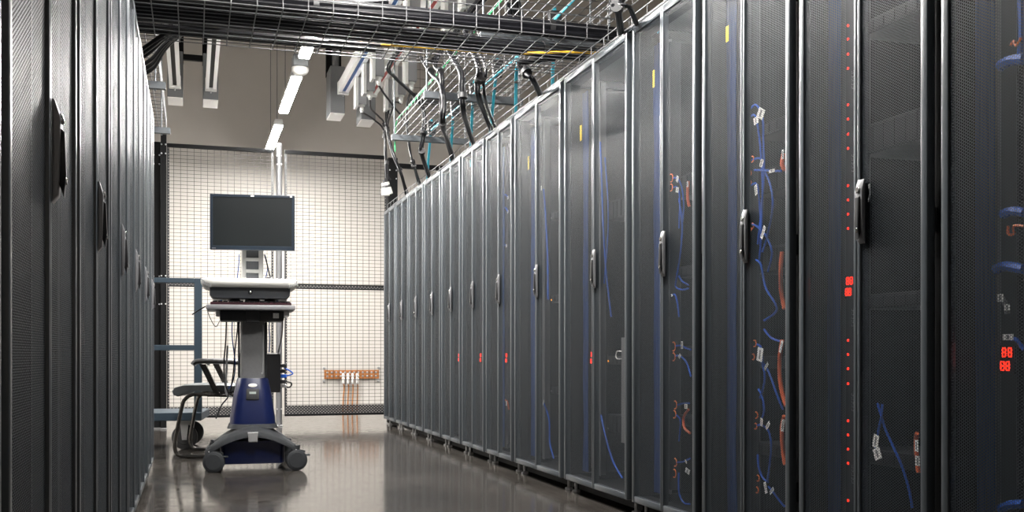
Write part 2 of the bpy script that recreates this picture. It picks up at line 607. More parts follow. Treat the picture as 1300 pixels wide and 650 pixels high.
XI = XR + 0.105      # plane of the vertical cable managers
disp_z = {0: 0.655, 1: 0.865, 3: 0.855, 4: 0.65, 5: 0.65, 6: 0.645, 7: 0.645, 8: 0.645, 9: 0.645, 10: 0.645}
for i in range(13):
    yf = gaps[i + 1]
    # power strip
    yp = yf - (0.117 if i < 6 else 0.105)
    t = thing('power_strip', 'vertical black power strip inside ' + RN[i], 'power strip', (XI + 0.01, yp, 0), 0, 'power strips inside the racks')
    MB().box(0, 0.05, -0.026, 0.026, 0.12, 1.93, 0, 0.003, 1).build('body', 'pdu', t)
    if i in disp_z:
        d = MB()
        zz = disp_z[i]
        d.box(-0.004, 0.0, -0.021, 0.021, zz - 0.035, zz + 0.035, 0)
        for q, (dy, dz) in enumerate(((-0.009, 0.017), (0.009, 0.017), (-0.002, -0.015), (0.014, -0.015))):
            led_digits(d, (-0.004, dy, dz + zz), 0.020, 1)
        d.build('display', ['pdu', 'led'], t, False)
    if i == 1:
        for py in (35, 52, 71, 89, 135, 153, 172, 190, 237, 255, 273, 291, 432, 450, 468, 487, 534, 552, 570, 588, 635):
            z = onX(1072 if py < 300 else 1075.5, py, XI + 0.01).z
            MB().lathe((0, 0.012, z), (-1, 0, 0), [(0, 0.0042), (0.002, 0.0042), (0.0035, 0.002)], 10).build('led', 'led', t)
        for py in (105, 210, 405, 512, 603):
            z = onX(1078, py, XI + 0.01).z
            q = MB()
            q.box(-0.0006, 0, -0.020, -0.001, z - 0.032, z + 0.032, 0)
            # worn rotated lettering
            for ch in range(5):
                zc = z - 0.022 + ch * 0.011
                q.box(-0.0012, -0.0006, -0.016, -0.0145, zc, zc + 0.008, 1)
                q.box(-0.0012, -0.0006, -0.007, -0.0055, zc, zc + 0.008, 1)
                q.box(-0.0012, -0.0006, -0.016, -0.0055, zc, zc + 0.0016, 1)
            o = q.build('printed_label', ['pdu', 'server_grey'], t, False)
    # flat bundle of blue network cables along the far side
    if i <= 6:
        b = MB()
        for k in range(7):
            y = yf - 0.034 - k * 0.0085
            wob = [(XI - 0.004 + random.uniform(-.003, .003), y + random.uniform(-.002, .002), 0.10 + q * 0.23) for q in range(9)]
            b.tube(wob, 0.0046, 6, 0, 2)
        tag(b.build('cable_bundle', 'bundle_blue'), 'flat blue cable bundle running up the inside of ' + RN[i], 'cable bundle', 'blue vertical cable bundles inside the racks')
    # dark server chassis
    if i <= 5:
        zs = {0: (0.35, 0.75, 1.05, 1.40), 1: (0.35, 0.80, 1.25, 1.60), 2: (0.32, 0.62, 0.95, 1.22, 1.42), 3: (0.38, 0.66, 0.98, 1.30), 4: (0.30, 0.62, 1.30), 5: (0.45, 0.95, 1.40)}[i]
        yc = (gaps[i] + gaps[i + 1]) / 2
        for q, z in enumerate(zs):
            u = random.choice((0.044, 0.0445, 0.089))
            sv = thing('server', '%s dark server from the bottom inside %s' % (ORD[q], RN[i]), 'server', (XR + 0.16, yc, z), 0, 'servers inside the racks')
            MB().box(0, 0.62, -0.205, 0.205, 0, u - 0.003, 0, 0.002, 1).build('chassis', 'server', sv)
            fb = MB()
            for k in range(8):
                fb.box(-0.004, 0, -0.19 + k * 0.047, -0.155 + k * 0.047, 0.006, u - 0.010, 0, 0.0015, 1)
            fb.build('front_grille', 'server', sv)
            MB().box(-0.003, 0, 0.196, 0.203, 0.012, 0.02).build('status_light', 'led_amber' if q == 1 else 'server_grey', sv, False)


def patch(i, px, col='cable_blue', r=0.0036, tags=(), clip=None, X=None, label='', name='patch_cable', group=None, tagcol='tag', plug=None):
    """a cable behind the mesh door of rack i, through points measured on the photo, on the plane X"""
    X = X or XR + 0.11
    P = [onX(a, b, X + random.uniform(-0.006, 0.006)) for a, b in px]
    y0, y1 = gaps[i] + 0.045, gaps[i + 1] - 0.045
    for p in P:
        p.y = min(max(p.y, y0), y1)
    root = thing(name, label, 'cable', P[0], 0, group)
    Q = [p - P[0] for p in P]
    MB().tube(Q, r, 7, 0, 5).build('jacket', col, root)
    for (a, b, w, h, rot) in tags:
        c = onX(a, b, X - 0.014) - P[0]
        mx = Matrix.Translation(c) @ Matrix.Rotation(rot, 4, 'X') @ Matrix.Rotation(random.uniform(-.25, .25), 4, 'Z')
        q = MB()
        q.box(-0.0011, -0.0002, -w / 2, w / 2, -h / 2, h / 2, 0, 0, 1, mx)
        q.box(-0.0017, -0.0011, -w * 0.12, w * 0.12, -h * 0.34, h * 0.34, 1, 0, 1, mx)
        q.build('tag', [tagcol, 'server_grey'], root, False)
    if clip:
        for (a, b, s) in clip:
            c = onX(a, b, X - 0.004) - P[0]
            pts = [c + Vector((random.uniform(-.001, .001), -s * math.cos(t) * 0.9, s * math.sin(t))) for t in [k * 0.42 - 2.1 + PI for k in range(11)]]
            pts = [c + Vector((0, -s * 0.9 * math.cos(t), s * math.sin(t))) for t in [-2.0 + k * 0.4 for k in range(11)]]
            MB().tube([(p.x, -p.y + 2 * c.y if False else p.y, p.z) for p in pts], 0.0022, 6).build('clip', 'orange_clip', root)
    if plug:
        for (a, b) in plug:
            c = onX(a, b, X - 0.002) - P[0]
            MB().box(-0.006, 0.006, -0.007, 0.007, -0.006, 0.006, 0, 0.001, 1, Matrix.Translation(c)).build('plug', 'tag', root)
    return root


G2 = 'tagged blue cables inside one rack'
T2 = 'the orange-bundle rack'
R2 = [
    ([(951, 140), (960, 133), (968, 150), (969, 178), (970, 215), (967, 260), (962, 310)], [(966, 144, .030, .034, .6)], [(950, 132, .010)], 'topmost blue cable with grey paper tag inside ' + T2),
    ([(950, 150), (958, 146), (962, 160), (966, 195), (968, 240), (966, 300)], [(960, 153, .026, .024, -.2)], [(950, 148, .010)], 'blue cable with white tag hanging just below the topmost tag in ' + T2),
    ([(955, 203), (965, 201), (969, 212), (978, 235), (981, 262), (975, 296), (968, 320)], [(967, 207, .014, .026, .5)], [(955, 202, .010)], 'blue cable with slim tilted white tag above mid height in ' + T2),
    ([(958, 216), (970, 216), (980, 217), (992, 217)], [(980, 217, .030, .010, 0)], [(952, 220, .009)], 'short level blue cable with white sleeve in ' + T2),
    ([(952, 236), (960, 233), (963, 245), (965, 270), (966, 300), (964, 330)], [(960, 241, .026, .036, -.15)], [(952, 232, .009)], 'blue cable with upright white tag level above the door handle in ' + T2),
    ([(955, 285), (962, 288), (972, 299), (980, 320), (975, 345)], [(969, 295, .022, .044, .55)], [(955, 287, .010), (953, 291, .006)], 'blue cable with slanted white tag beside the door handle in ' + T2),
    ([(960, 330), (966, 336), (972, 365), (984, 385), (985, 396), (970, 407)], [], None, 'untagged blue cable curling below the door handle in ' + T2),
    ([(970, 418), (978, 428), (986, 432), (995, 433)], [], None, 'short blue cable sweeping to the frame below the handle in ' + T2),
    ([(960, 437), (966, 441), (968, 460), (971, 478), (969, 492), (965, 505)], [(965, 450, .030, .046, .2)], [(958, 436, .011)], 'blue cable under the largest white tag in ' + T2),
    ([(962, 455), (972, 465), (979, 480), (986, 500), (994, 520)], [(973, 465, .012, .030, .8)], [(956, 453, .010)], 'blue cable slanting down to the frame from the largest tag in ' + T2),
    ([(963, 494), (968, 505), (970, 522), (966, 534)], [(967, 536, .028, .026, .1)], [(960, 527, .011)], 'blue cable ending at grey tag in the lower half of ' + T2),
    ([(961, 540), (968, 540), (976, 548), (979, 566), (977, 590), (974, 612)], [(975, 540, .016, .030, .8)], [(959, 541, .010)], 'blue cable with slim white tag in the lower half of ' + T2),
    ([(962, 577), (963, 592), (968, 606), (975, 612)], [(972, 619, .016, .038, -.3)], [(962, 607, .010)], 'lowest tagged blue cable of ' + T2),
    ([(976, 618), (983, 627), (993, 640), (997, 643)], [(980, 623, .014, .028, .9)], [(961, 622, .010)], 'blue cable leaving the lowest tag towards the frame in ' + T2),
]
for px, tg, cl, lab in R2:
    patch(2, px, tags=tg, clip=cl, label=lab, group=G2)
for px, tg, lab in (
        ([(993, 320), (991, 345), (992, 370), (996, 392)], [], 'orange cable bundle level with the door handle by the frame of ' + T2),
        ([(993, 432), (990, 455), (990, 478), (993, 498), (998, 515)], [(992, 440, .014, .040, .4)], 'orange cable bundle below mid height with white sleeve in ' + T2),
        ([(996, 528), (993, 545), (994, 570), (997, 590)], [(994, 540, .014, .040, .2)], 'lowest orange cable bundle by the frame of ' + T2),
        ([(995, 195), (993, 208), (996, 216)], [(994, 196, .012, .030, 0)], 'short red-orange cable high by the frame of ' + T2)):
    patch(2, px, 'cable_orange', 0.0075, tags=tg, label=lab, name='orange_cable', group='orange cable bundles', X=XR + 0.095)

T3 = 'the rack of paired orange clips'
R3 = [
    ([(855, 226), (861, 227), (866, 240), (868, 262), (866, 285)], [(860, 227, .024, .022, .5)], [(852, 226, .016)], 'topmost blue cable with white tag inside ' + T3),
    ([(854, 238), (860, 238), (863, 252), (862, 290)], [(860, 241, .016, .020, .2)], [(852, 238, .014)], 'second blue cable from the top inside ' + T3),
    ([(862, 252), (866, 285), (864, 320), (859, 352), (858, 364), (866, 368), (874, 366)], [], None, 'blue cable looping beside the handle inside ' + T3),
    ([(862, 350), (866, 357), (874, 362)], [], None, 'short blue cable crossing the loop inside ' + T3),
    ([(853, 375), (857, 374), (860, 385), (862, 402)], [(853, 375, .010, .010, 0)], None, 'small blue cable with white plug below the handle inside ' + T3),
    ([(858, 439), (865, 439), (871, 442), (877, 444)], [(866, 438, .026, .030, 0)], [(855, 440, .018)], 'blue cable with square white tag at mid height inside ' + T3),
    ([(858, 452), (864, 452), (872, 461), (877, 478)], [(863, 452, .012, .020, .8)], [(855, 453, .016)], 'blue cable bending down below the square tag inside ' + T3),
    ([(860, 514), (868, 512), (875, 512)], [(871, 516, .026, .018, 0)], [(857, 514, .016)], 'blue cable with grey tag in the lower half inside ' + T3),
    ([(859, 527), (864, 535), (862, 560)], [], [(856, 526, .015)], 'blue cable dropping from the fifth orange clip inside ' + T3),
    ([(860, 587), (868, 586), (876, 582)], [(871, 586, .026, .008, .3)], [(857, 587, .016)], 'low blue cable with thin white sleeve inside ' + T3),
    ([(862, 600), (862, 625), (868, 638), (876, 640)], [(873, 598, .026, .020, .4)], [(856, 601, .016)], 'lowest blue cable inside ' + T3),
]
for px, tg, cl, lab in R3:
    patch(3, px, tags=tg, clip=cl, label=lab, group='blue cables in the rack with paired orange clips', r=0.0034)
patch(3, [(874, 520), (868, 530), (869, 543), (876, 550)], 'cable_orange', 0.005, label='orange cable loop low down inside ' + T3, name='orange_cable')
patch(3, [(874, 230), (873, 250), (875, 262)], 'cable_orange', 0.006, tags=[(873, 234, .010, .02, 0)], label='orange cable high by the frame inside ' + T3, name='orange_cable')
patch(3, [(810, 42), (812, 48), (810, 55), (808, 61)], 'cable_cyan', 0.0036, label='short cyan fibre with yellow end at the top inside ' + T3, name='fibre_cable')

T1 = 'the rack with red LEDs'
patch(1, [(1114, 512), (1118, 525), (1124, 545), (1133, 565), (1145, 592), (1154, 622), (1158, 645)], label='long blue cable slanting down the lower half of ' + T1, tags=[(1112, 560, .026, .036, .2)], X=XR + 0.10)
patch(1, [(1120, 513), (1119, 528), (1115, 548), (1112, 566), (1113, 580)], label='short blue cable running down into a folded white tag in ' + T1, tags=[(1114, 576, .026, .032, -.4)], X=XR + 0.10)
patch(1, [(1164, 550), (1163, 565), (1166, 600)], 'cable_orange', 0.006, tags=[(1164, 566, .014, .030, 0), (1165, 585, .014, .026, 0)], label='orange cable with two white sleeves by the frame of ' + T1, name='orange_cable', X=XR + 0.095)
patch(1, [(1103, 236), (1105, 244), (1103, 256)], 'server_grey', 0.003, tags=[(1104, 236, .008, .012, 0)], label='small grey cable end beside the door handle of ' + T1, name='grey_cable')

T0 = 'the rack at the picture edge'
for px, r, lab in (
        ([(1270, 84), (1282, 77), (1300, 75)], 0.013, 'upper thick blue cable with hooded end in ' + T0),
        ([(1273, 272), (1284, 268), (1300, 270)], 0.011, 'thick blue cable at the height of the handles in ' + T0),
        ([(1264, 342), (1276, 338), (1300, 342)], 0.012, 'thick blue cable just above the grey connector in ' + T0),
        ([(1270, 646), (1282, 641), (1300, 640)], 0.011, 'lowest thick blue cable in ' + T0)):
    patch(0, px, 'cable_blue', r, label=lab, X=XR + 0.09, group='thick blue cables with hooded ends')
patch(0, [(1296, 0), (1297, 40), (1295, 75)], 'cable_blue', 0.008, label='upright blue cable in the top corner of ' + T0, X=XR + 0.095)
patch(0, [(1284, 430), (1291, 432), (1300, 444)], 'cable_blue', 0.005, tags=[(1280, 428, .028, .014, 0)], label='blue cable with grey sleeve above the red digits in ' + T0, X=XR + 0.09)
patch(0, [(1272, 378), (1276, 385), (1279, 398)], 'server_grey', 0.006, tags=[(1270, 378, .016, .018, 0), (1279, 390, .014, .014, 0)], label='grey connector with two pale tabs in ' + T0, name='grey_cable', X=XR + 0.09)
for px, lab in (([(1283, 58), (1287, 52), (1290, 58), (1296, 48)], 'upper red-orange cable clip in ' + T0), ([(1280, 287), (1280, 297), (1287, 297), (1287, 287), (1300, 287)], 'lower red-orange cable clip in ' + T0)):
    patch(0, px, 'orange_clip', 0.003, label=lab, name='orange_cable', X=XR + 0.085)

T4 = 'the wide U-bracket rack'
patch(4, [(762, 180), (764, 230), (766, 290), (770, 350), (776, 402)], r=0.004, label='long blue cable falling down the upper half of ' + T4)
patch(4, [(768, 200), (772, 262), (771, 310), (767, 360)], r=0.0034, label='thin blue cable beside the long one in ' + T4)
patch(4, [(763, 527), (769, 555), (778, 585), (790, 607)], r=0.0045, label='blue cable bowing down near the floor in ' + T4)
T5 = 'the bluish wide rack'
patch(5, [(690, 240), (692, 262), (695, 320), (696, 380)], r=0.0045, tags=[(687, 239, .02, .024, 0)], label='blue cable hanging from a white tag in the upper half of ' + T5)
patch(5, [(690, 511), (697, 532), (698, 562), (703, 582)], r=0.0045, tags=[(690, 511, .02, .024, .7)], label='blue cable hanging from a tilted white tag low down of ' + T5)
T6 = 'rack seventh from the fence'
for px, tg, lab in (
        ([(638, 249), (642, 247), (645, 251)], [(645, 251, .02, .02, 0)], 'topmost short blue cable with white plug in ' + T6),
        ([(638, 264), (642, 264), (645, 269)], [(645, 269, .016, .02, .5)], 'second short blue cable with white plug in ' + T6),
        ([(640, 300), (640, 309), (643, 312)], [(643, 312, .02, .02, 0)], 'short blue cable with white plug level with the handle of ' + T6)):
    patch(6, px, r=0.005, tags=tg, label=lab, group='white-plug cables')
patch(6, [(640, 507), (644, 510), (646, 520)], 'cable_orange', 0.005, tags=[(643, 512, .03, .03, 0)], label='orange cable behind a white tag low in ' + T6, name='orange_cable')
for i, px in ((7, [(588, 209), (591, 213), (590, 217)]), (8, [(563, 219), (562, 224), (561, 229)]), (9, [(542, 238), (541, 243), (540, 247)]), (10, [(521, 250), (520, 254), (519, 257)]), (11, [(503, 265), (503, 268), (504, 270)])):
    patch(i, px, 'cable_cyan', 0.006, label='short cyan fibre near the top inside ' + RN[i], name='fibre_cable', group='cyan fibre ends at the rack tops', X=XR + 0.06)


def sticker(px, py, w, h, i, label):
    c = onX(px, py, XR + 0.06)
    o = MB().box(-0.0015, 0.0, -w / 2, w / 2, -h / 2, h / 2, 0, 0.0004, 1, Matrix.Translation(c)).build('yellow_tag', 'yellow_label', None, False)
    tag(o, label, 'tag', 'yellow tags inside the racks')


sticker(830, 100, 0.018, 0.070, 3, 'yellow tag high inside the rack with paired orange clips')
sticker(923.5, 43, 0.018, 0.055, 2, 'yellow tag near the picture top beside the blue bundle of the orange-bundle rack')
sticker(737.5, 169, 0.022, 0.075, 4, 'yellow tag high inside the rack with the U-shaped bracket')
sticker(671, 207, 0.020, 0.075, 5, 'yellow tag inside the wide rack with a bluish sheen')

# white U-shaped bracket of rack 4
P = [onX(a, b, XR + 0.07) for a, b in ((789, 446), (783.5, 446), (782, 450), (782, 453), (784, 455.5), (789, 455.5))]
t = thing('cable_bracket', 'small white U-shaped bracket behind the door of a wide rack', 'bracket', P[0])
MB().tube([p - P[0] for p in P], 0.0028, 6, 0, 3).build('hoop', 'tag', t)
MB().box(0.004, 0.006, -0.035, 0.012, -0.40, 0.06).build('back_plate', 'server_grey', t, False)

# ------------------------------------------------------------------ rack-top cable trough
def basket(b, x0, x1, y0, y1, z, h, along, pc, pl, r=0.0025, mi=0, sides=True):
    """welded wire basket, open at the top"""
    def pt(u, v, w):
        return (u, v, w) if along == 'x' else (v, u, w)
    a0, a1, c0, c1 = (x0, x1, y0, y1) if along == 'x' else (y0, y1, x0, x1)
    n = int(round((a1 - a0) / pc))
    for k in range(n + 1):
        u = a0 + (a1 - a0) * k / n
        b.tube([pt(u, c0, z + h), pt(u, c0, z), pt(u, c1, z), pt(u, c1, z + h)], r, 5, mi)
    m = max(1, int(round((c1 - c0) / pl)))
    for k in range(m + 1):
        v = c0 + (c1 - c0) * k / m
        b.tube([pt(a0, v, z + r), pt(a1, v, z + r)], r, 5, mi)
    for q in range(1, int(h / 0.045) + 1):
        for v in (c0, c1):
            b.tube([pt(a0, v, z + q * h / int(h / 0.045)), pt(a1, v, z + q * h / int(h / 0.045))], r, 5, mi)


CEIL = 5.2
# narrow rail pair on the rack tops
t = thing('cable_trough', 'narrow wire cable trough lying along the tops of the long rack row', 'cable trough', (XR + 0.02, 2.1, RH + 0.003))
b = MB()
basket(b, 0, 0.05, 0, 7.4, 0.003, 0.046, 'y', 0.15, 0.05, 0.0026)
b.build('wire_basket', 'zinc', t)

# tray across the aisle
ZT = EYE + 1.431
YN, YF = 4.33, 4.93
t = thing('cable_tray', 'wire basket tray crossing the aisle overhead, filled with thick black cables', 'cable tray', (0, 0, ZT))
b = MB()
basket(b, -1.20, 2.95, YN, YF, 0, 0.10, 'x', 0.1025, 0.05, 0.0025)
b.build('wire_basket', 'zinc', t)
for x in (-1.0, 2.08, 2.8):
    for y in (YN - 0.03, YF + 0.03):
        MB().cyl((x, y, -0.05), (x, y, CEIL - ZT), 0.005, None, 8).build('hanger_rod', 'strut', t)
    MB().box(x - 0.02, x + 0.02, YN - 0.05, YF + 0.05, -0.045, -0.004, 0, 0.002, 1).build('support_strut', 'strut', t)

# black cable bundles in it
def bundle(pts, R, n, name, label, mi='cable_black', r=None, ties=(), group=None, twist=3.0):
    P = catmull([Vector(p) for p in pts], 8)
    r = r or R * 0.42
    root = thing(name, label, 'cable bundle', P[0], 0, group)
    b = MB()
    for k in range(n):
        a0 = k * 2 * PI / max(1, n - 1)
        rad = 0 if k == n - 1 else R - r
        Q = []
        for i, p in enumerate(P):
            tdir = (P[min(i + 1, len(P) - 1)] - P[max(i - 1, 0)]).normalized()
            up = Vector((0, 0, 1)) if abs(tdir.z) < 0.9 else Vector((1, 0, 0))
            s = tdir.cross(up).normalized()
            u = s.cross(tdir)
            a = a0 + twist * i / len(P)
            Q.append(p + (s * math.cos(a) + u * math.sin(a)) * rad - P[0])
        b.tube(Q, r, 7)
    b.build('jackets', mi, root)
    for f in ties:
        i = min(int(f * (len(P) - 1)), len(P) - 2)
        d = (P[i + 1] - P[i]).normalized()
        c = P[i] - P[0]
        MB().cyl(c - d * 0.012, c + d * 0.012, R * 1.10, None, 14).build('tie', 'tie', root)
    return root


zb = ZT + 0.01
def tr(x, y, dz):
    return (x, y, zb + dz)


bundle([tr(-1.15, 4.43, .046), tr(-.3, 4.42, .046), tr(.5, 4.43, .046), tr(1.3, 4.42, .046), tr(2.0, 4.42, .046), tr(2.9, 4.42, .046)], 0.040, 8, 'cable_bundle',
       'thick black cable bundle along the near edge of the crossing tray', ties=(.12, .42, .68), group='black bundles in the crossing tray')
bundle([tr(-1.15, 4.73, .046), tr(-.3, 4.73, .046), tr(.5, 4.72, .046), tr(1.3, 4.73, .046), tr(2.0, 4.74, .046), tr(2.9, 4.73, .046)], 0.038, 8, 'cable_bundle',
       'thick black cable bundle in the middle of the crossing tray', ties=(.2, .5, .72), group='black bundles in the crossing tray')
bundle([tr(-1.15, 4.575, .072), tr(-.4, 4.575, .072), tr(.3, 4.575, .072), tr(.75, 4.575, .075), tr(1.0, 4.575, .085), tr(1.25, 4.58, .10)], 0.036, 8, 'cable_bundle',
       'black cable bundle thinning out between the two thick ones of the tray', ties=(.3, .6), group='black bundles in the crossing tray')
bundle([tr(-1.15, 4.655, .150), tr(-.4, 4.65, .150), tr(.2, 4.655, .150), tr(.6, 4.65, .15), tr(.85, 4.65, .165)], 0.034, 8, 'cable_bundle',
       'black cable bundle piled on top of the others near the short row', ties=(.3, .6), group='black bundles in the crossing tray')
bundle([tr(-1.15, 4.835, .066), tr(-.4, 4.835, .066), tr(.3, 4.835, .066), tr(.7, 4.835, .07), tr(1.1, 4.835, .10)], 0.026, 7, 'cable_bundle',
       'slim black cable bundle beside the yellow cable in the crossing tray', ties=(.3, .6), group='black bundles in the crossing tray')
bundle([tr(-1.15, 4.50, .155), tr(-.4, 4.50, .155), tr(.3, 4.50, .155), tr(.9, 4.50, .165)], 0.030, 7, 'cable_bundle',
       'upper black cable bundle over the near edge of the crossing tray', ties=(.3, .6), group='black bundles in the crossing tray')
t = MB().tube([tr(-1.15, 4.895, .045), tr(-.2, 4.89, .044), tr(.6, 4.885, .044), tr(1.1, 4.87, .05), tr(1.45, 4.76, .022), tr(1.8, 4.60, .012), tr(2.4, 4.57, .012)], 0.0065, 8, 0, 5).build('yellow_cable', 'cable_yellow')
tag(t, 'single yellow cable lying in the crossing tray beside black bundles', 'cable')
for k in range(26):
    ys = 4.345 + k * .0225
    if 4.365 < ys < 4.475 or 4.675 < ys < 4.785:
        continue
    xe = 2.6 if ys < 4.46 else (2.2 if 4.68 < ys < 4.77 else random.uniform(.35, 1.2))
    zz = .012 + (.011 if k % 2 else 0)
    nq = 9
    Pq = [tr(-1.15 + (xe + 1.15) * q / nq, ys + random.uniform(-.002, .002), zz) for q in range(nq)]
    Pq.append(tr(xe, ys + random.uniform(-.004, .004), zz))
    o = MB().tube(Pq, random.uniform(.0065, .0090), 7, 0, 3).build('black_cable', 'cable_black')
    tag(o, 'single thin black cable lying on the wires of the crossing tray', 'cable', 'thin black cables lying in the crossing tray')


def strut_bar(x0, x1, y, z, parent, name='support_strut'):
    MB().prism([(y - .0205, z - .041), (y + .0205, z - .041), (y + .0205, z), (y + .0125, z), (y + .0125, z - .034), (y - .0125, z - .034), (y - .0125, z), (y - .0205, z)], x0, x1, 'x').build(name, 'strut', parent, False)


# tray over the long row
ZL = 2.297
t = thing('cable_tray', 'wide wire basket tray running above the long rack row with cyan fibres', 'cable tray', (0, 0, 0))
b = MB()
basket(b, 1.43, 1.96, 3.0, 7.5, ZL, 0.10, 'y', 0.10, 0.05, 0.0026)
b.build('wire_basket', 'zinc', t)
for y, x0, x1 in ((3.62, 1.38, 2.0), (4.98, 1.38, 2.0), (6.2, 1.36, 2.0), (7.48, 1.40, 1.98)):
    strut_bar(x0, x1, y, ZL - 0.006, t)
    for x in (x0 + .02, x1 - .02):
        MB().cyl((x, y, ZL - 0.06), (x, y, CEIL), 0.0055, None, 8).build('hanger_rod', 'strut', t)
o = MB().tube([(1.445, 3.0, ZL + .106), (1.445, 5.0, ZL + .105), (1.445, 6.9, ZL + .105), (1.44, 7.45, ZL + .10), (1.435, 7.53, ZL + 0.0), (1.435, 7.53, ZL - .12)], 0.005, 6, 0, 6).build('green_wire', 'cable_green')
tag(o, 'green earth wire clipped along the rim of the tray over the long row', 'wire')
bundle([(1.72, 3.0, ZL + .035), (1.70, 4.2, ZL + .033), (1.73, 5.4, ZL + .033), (1.70, 6.6, ZL + .03), (1.68, 7.4, ZL + .03)], 0.007, 3, 'fibre_bundle', 'cyan fibre bundle lying in the tray above the long row', 'cable_cyan', 0.0045, (.3, .5, .8), None, 5)

# cyan fibre drops with black trumpets
for k, (top, mid, bot, y) in enumerate((
        ((631.5, 84), (628, 112), (621, 146), 5.75), ((602, 112), (600, 132), (597, 152), 6.35), ((577.5, 135), (575, 152), (571, 176), 6.95),
        ((657, 80), (655, 104), (655, 132), 5.35), ((704, 22), (703, 50), (701, 90), 4.72), ((548, 160), (546, 178), (541, 208), 7.55))):
    p0, p1, p2 = (onX(*top, 1.75), onX(*mid, 1.78), onX(*bot, 1.83))
    p2.z = RH + 0.004
    t = thing('fibre_drop', '%s cyan fibre drop from the mesh fence, falling from tray to rack top' % ORD[5 - [4, 3, 0, 1, 2, 5].index(k)] if False else 'cyan fibre drop', 'cable', p0)
    q = MB()
    for dx in (-.006, .006, 0):
        q.tube([(dx, dx * .5, .05), (dx, 0, 0)] + [tuple(p - p0 + Vector((dx, dx * .4, 0))) for p in (p1, p2)], 0.004, 6, 0, 5)
    q.build('fibre', 'cable_cyan', t)
    if k != 3:
        w = MB()
        w.prism([(-.035, .03), (.035, .03), (.025, -.07), (-.025, -.07)], -.02, .02, 'y', 0, .004)
        w.build('trumpet', 'black', t)
    c = (p1 - p0)
    MB().cyl(c + Vector((0, 0, -.008)), c + Vector((0, 0, .008)), 0.013, None, 10).build('tie', 'tie', t)
    t['label'] = {4: 'nearest the camera: cyan fibre drop seen through the crossing tray', 3: 'cyan fibre drop without black trumpet below the crossing tray', 0: 'cyan fibre drop under the largest black trumpet of the overhead tray',
                  1: 'cyan fibre drop between the two overhead struts, next to the curved black cables', 2: 'cyan fibre drop just before the far overhead strut', 5: 'thin cyan fibre drop at the fence end of the overhead tray'}[k].replace('nearest the camera: ', 'large ')
    t['group'] = 'cyan fibre drops'

# tray over the short row
t = thing('cable_tray', 'wire basket tray above the short rack row beside the busway rails', 'cable tray', (0, 0, 0))
b = MB()
basket(b, -0.78, -0.185, 3.0, 7.95, ZL, 0.10, 'y', 0.10, 0.05, 0.0026)
b.build('wire_basket', 'zinc', t)
for y in (4.98, 6.46, 7.75):
    strut_bar(-0.82, -0.155, y, ZL - 0.006, t)
    for x in (-0.80, -0.215):
        MB().cyl((x, y, ZL - 0.06), (x, y, CEIL), 0.0055, None, 8).build('hanger_rod', 'strut', t)

# black cables dropping to the short row
for k, (x0, y0, ye, zz) in enumerate(((.02, 4.80, 4.90, 0), (.00, 4.83, 4.96, .004), (.03, 4.86, 5.02, .008), (-.01, 4.885, 5.14, .012), (.04, 4.90, 5.22, .016), (.01, 4.915, 5.30, .02))):
    P = [(x0 + .10, y0, ZT + .045 + zz), (x0, y0 + .01, ZT + .05 + zz), (-.07, y0 + (ye - y0) * .35, ZT + .035 + zz), (-.13, y0 + (ye - y0) * .65, ZT + .005 + zz), (-.18, ye - .02, ZT - .03), (-.23, ye, RH + .012)]
    o = MB().tube(P, 0.0095, 8, 0, 6).build('power_cable', 'cable_black')
    tag(o, 'black power cable bending from the crossing tray onto the short rack row', 'cable', 'black cables bending down to the short row')

# ------------------------------------------------------------------ busways
ZB = EYE + 2.35


def busway(xc, y0, y1, stripe, label):
    t = thing('busway', label, 'busway', (xc, y0, ZB), 0, 'overhead busway rails')
    L = y1 - y0
    b = MB()
    # channel with two white lips below
    b.prism([(-.045, 0), (-.017, 0), (-.017, .028), (.017, .028), (.017, 0), (.045, 0), (.045, .095), (-.045, .095)], 0, L, 'y', 0)
    b.build('channel', 'busway', t, False)
    MB().box(-.0165, .0165, 0.0, L, .012, .027).build('stripe', stripe, t, False)
    MB().box(-.05, .05, L - .002, L + .05, -.012, .10, 0, .004, 1).build('end_cap', 'tap_light', t)
    MB().cyl((0, L + .025, -.03), (0, L + .025, -.012), .006, None, 8).build('end_bolt', 'steel', t)
    # hangers
    k = 0.6
    while k < L:
        MB().box(-.055, .055, k - .02, k + .02, .096, .125).build('hanger_clamp', 'strut', t, False)
        MB().cyl((0, k, .12), (0, k, CEIL - ZB), .005, None, 8).build('hanger_rod', 'strut', t)
        k += 1.75
    return t


busway(-0.152, 0.5, 9.45, 'rack_dark', 'white busway rail with dark slot nearer to the short rack row')
busway(0.152, 0.5, 9.45, 'rack_dark', 'white busway rail with dark slot next to the lamp line')
busway(1.29, 0.5, 9.22, 'stripe_blue', 'white busway rail with a blue stripe')
busway(1.545, 0.5, 9.22, 'stripe_red', 'white busway rail with a red stripe')


def feed_box(xc, y, z0, z1, label):
    t = thing('end_feed_box', label, 'electrical box', (xc, y, z0), 0, 'grey end feed boxes of the busways')
    MB().box(-.066, .066, 0, .30, .004, z1 - z0, 0, .004, 1).build('body', 'feed_grey', t)
    MB().box(-.064, .064, .004, .296, -.004, .004).build('bottom_plate', 'feed_white', t, False)
    MB().box(-.07, .07, .27, .32, z1 - z0 - .03, z1 - z0 + .55).build('wall_bracket', 'fence', t, False)
    MB().cyl((0, .15, z1 - z0), (0, .15, CEIL - z0), .03, None, 14).build('conduit', 'feed_grey', t)
    return t


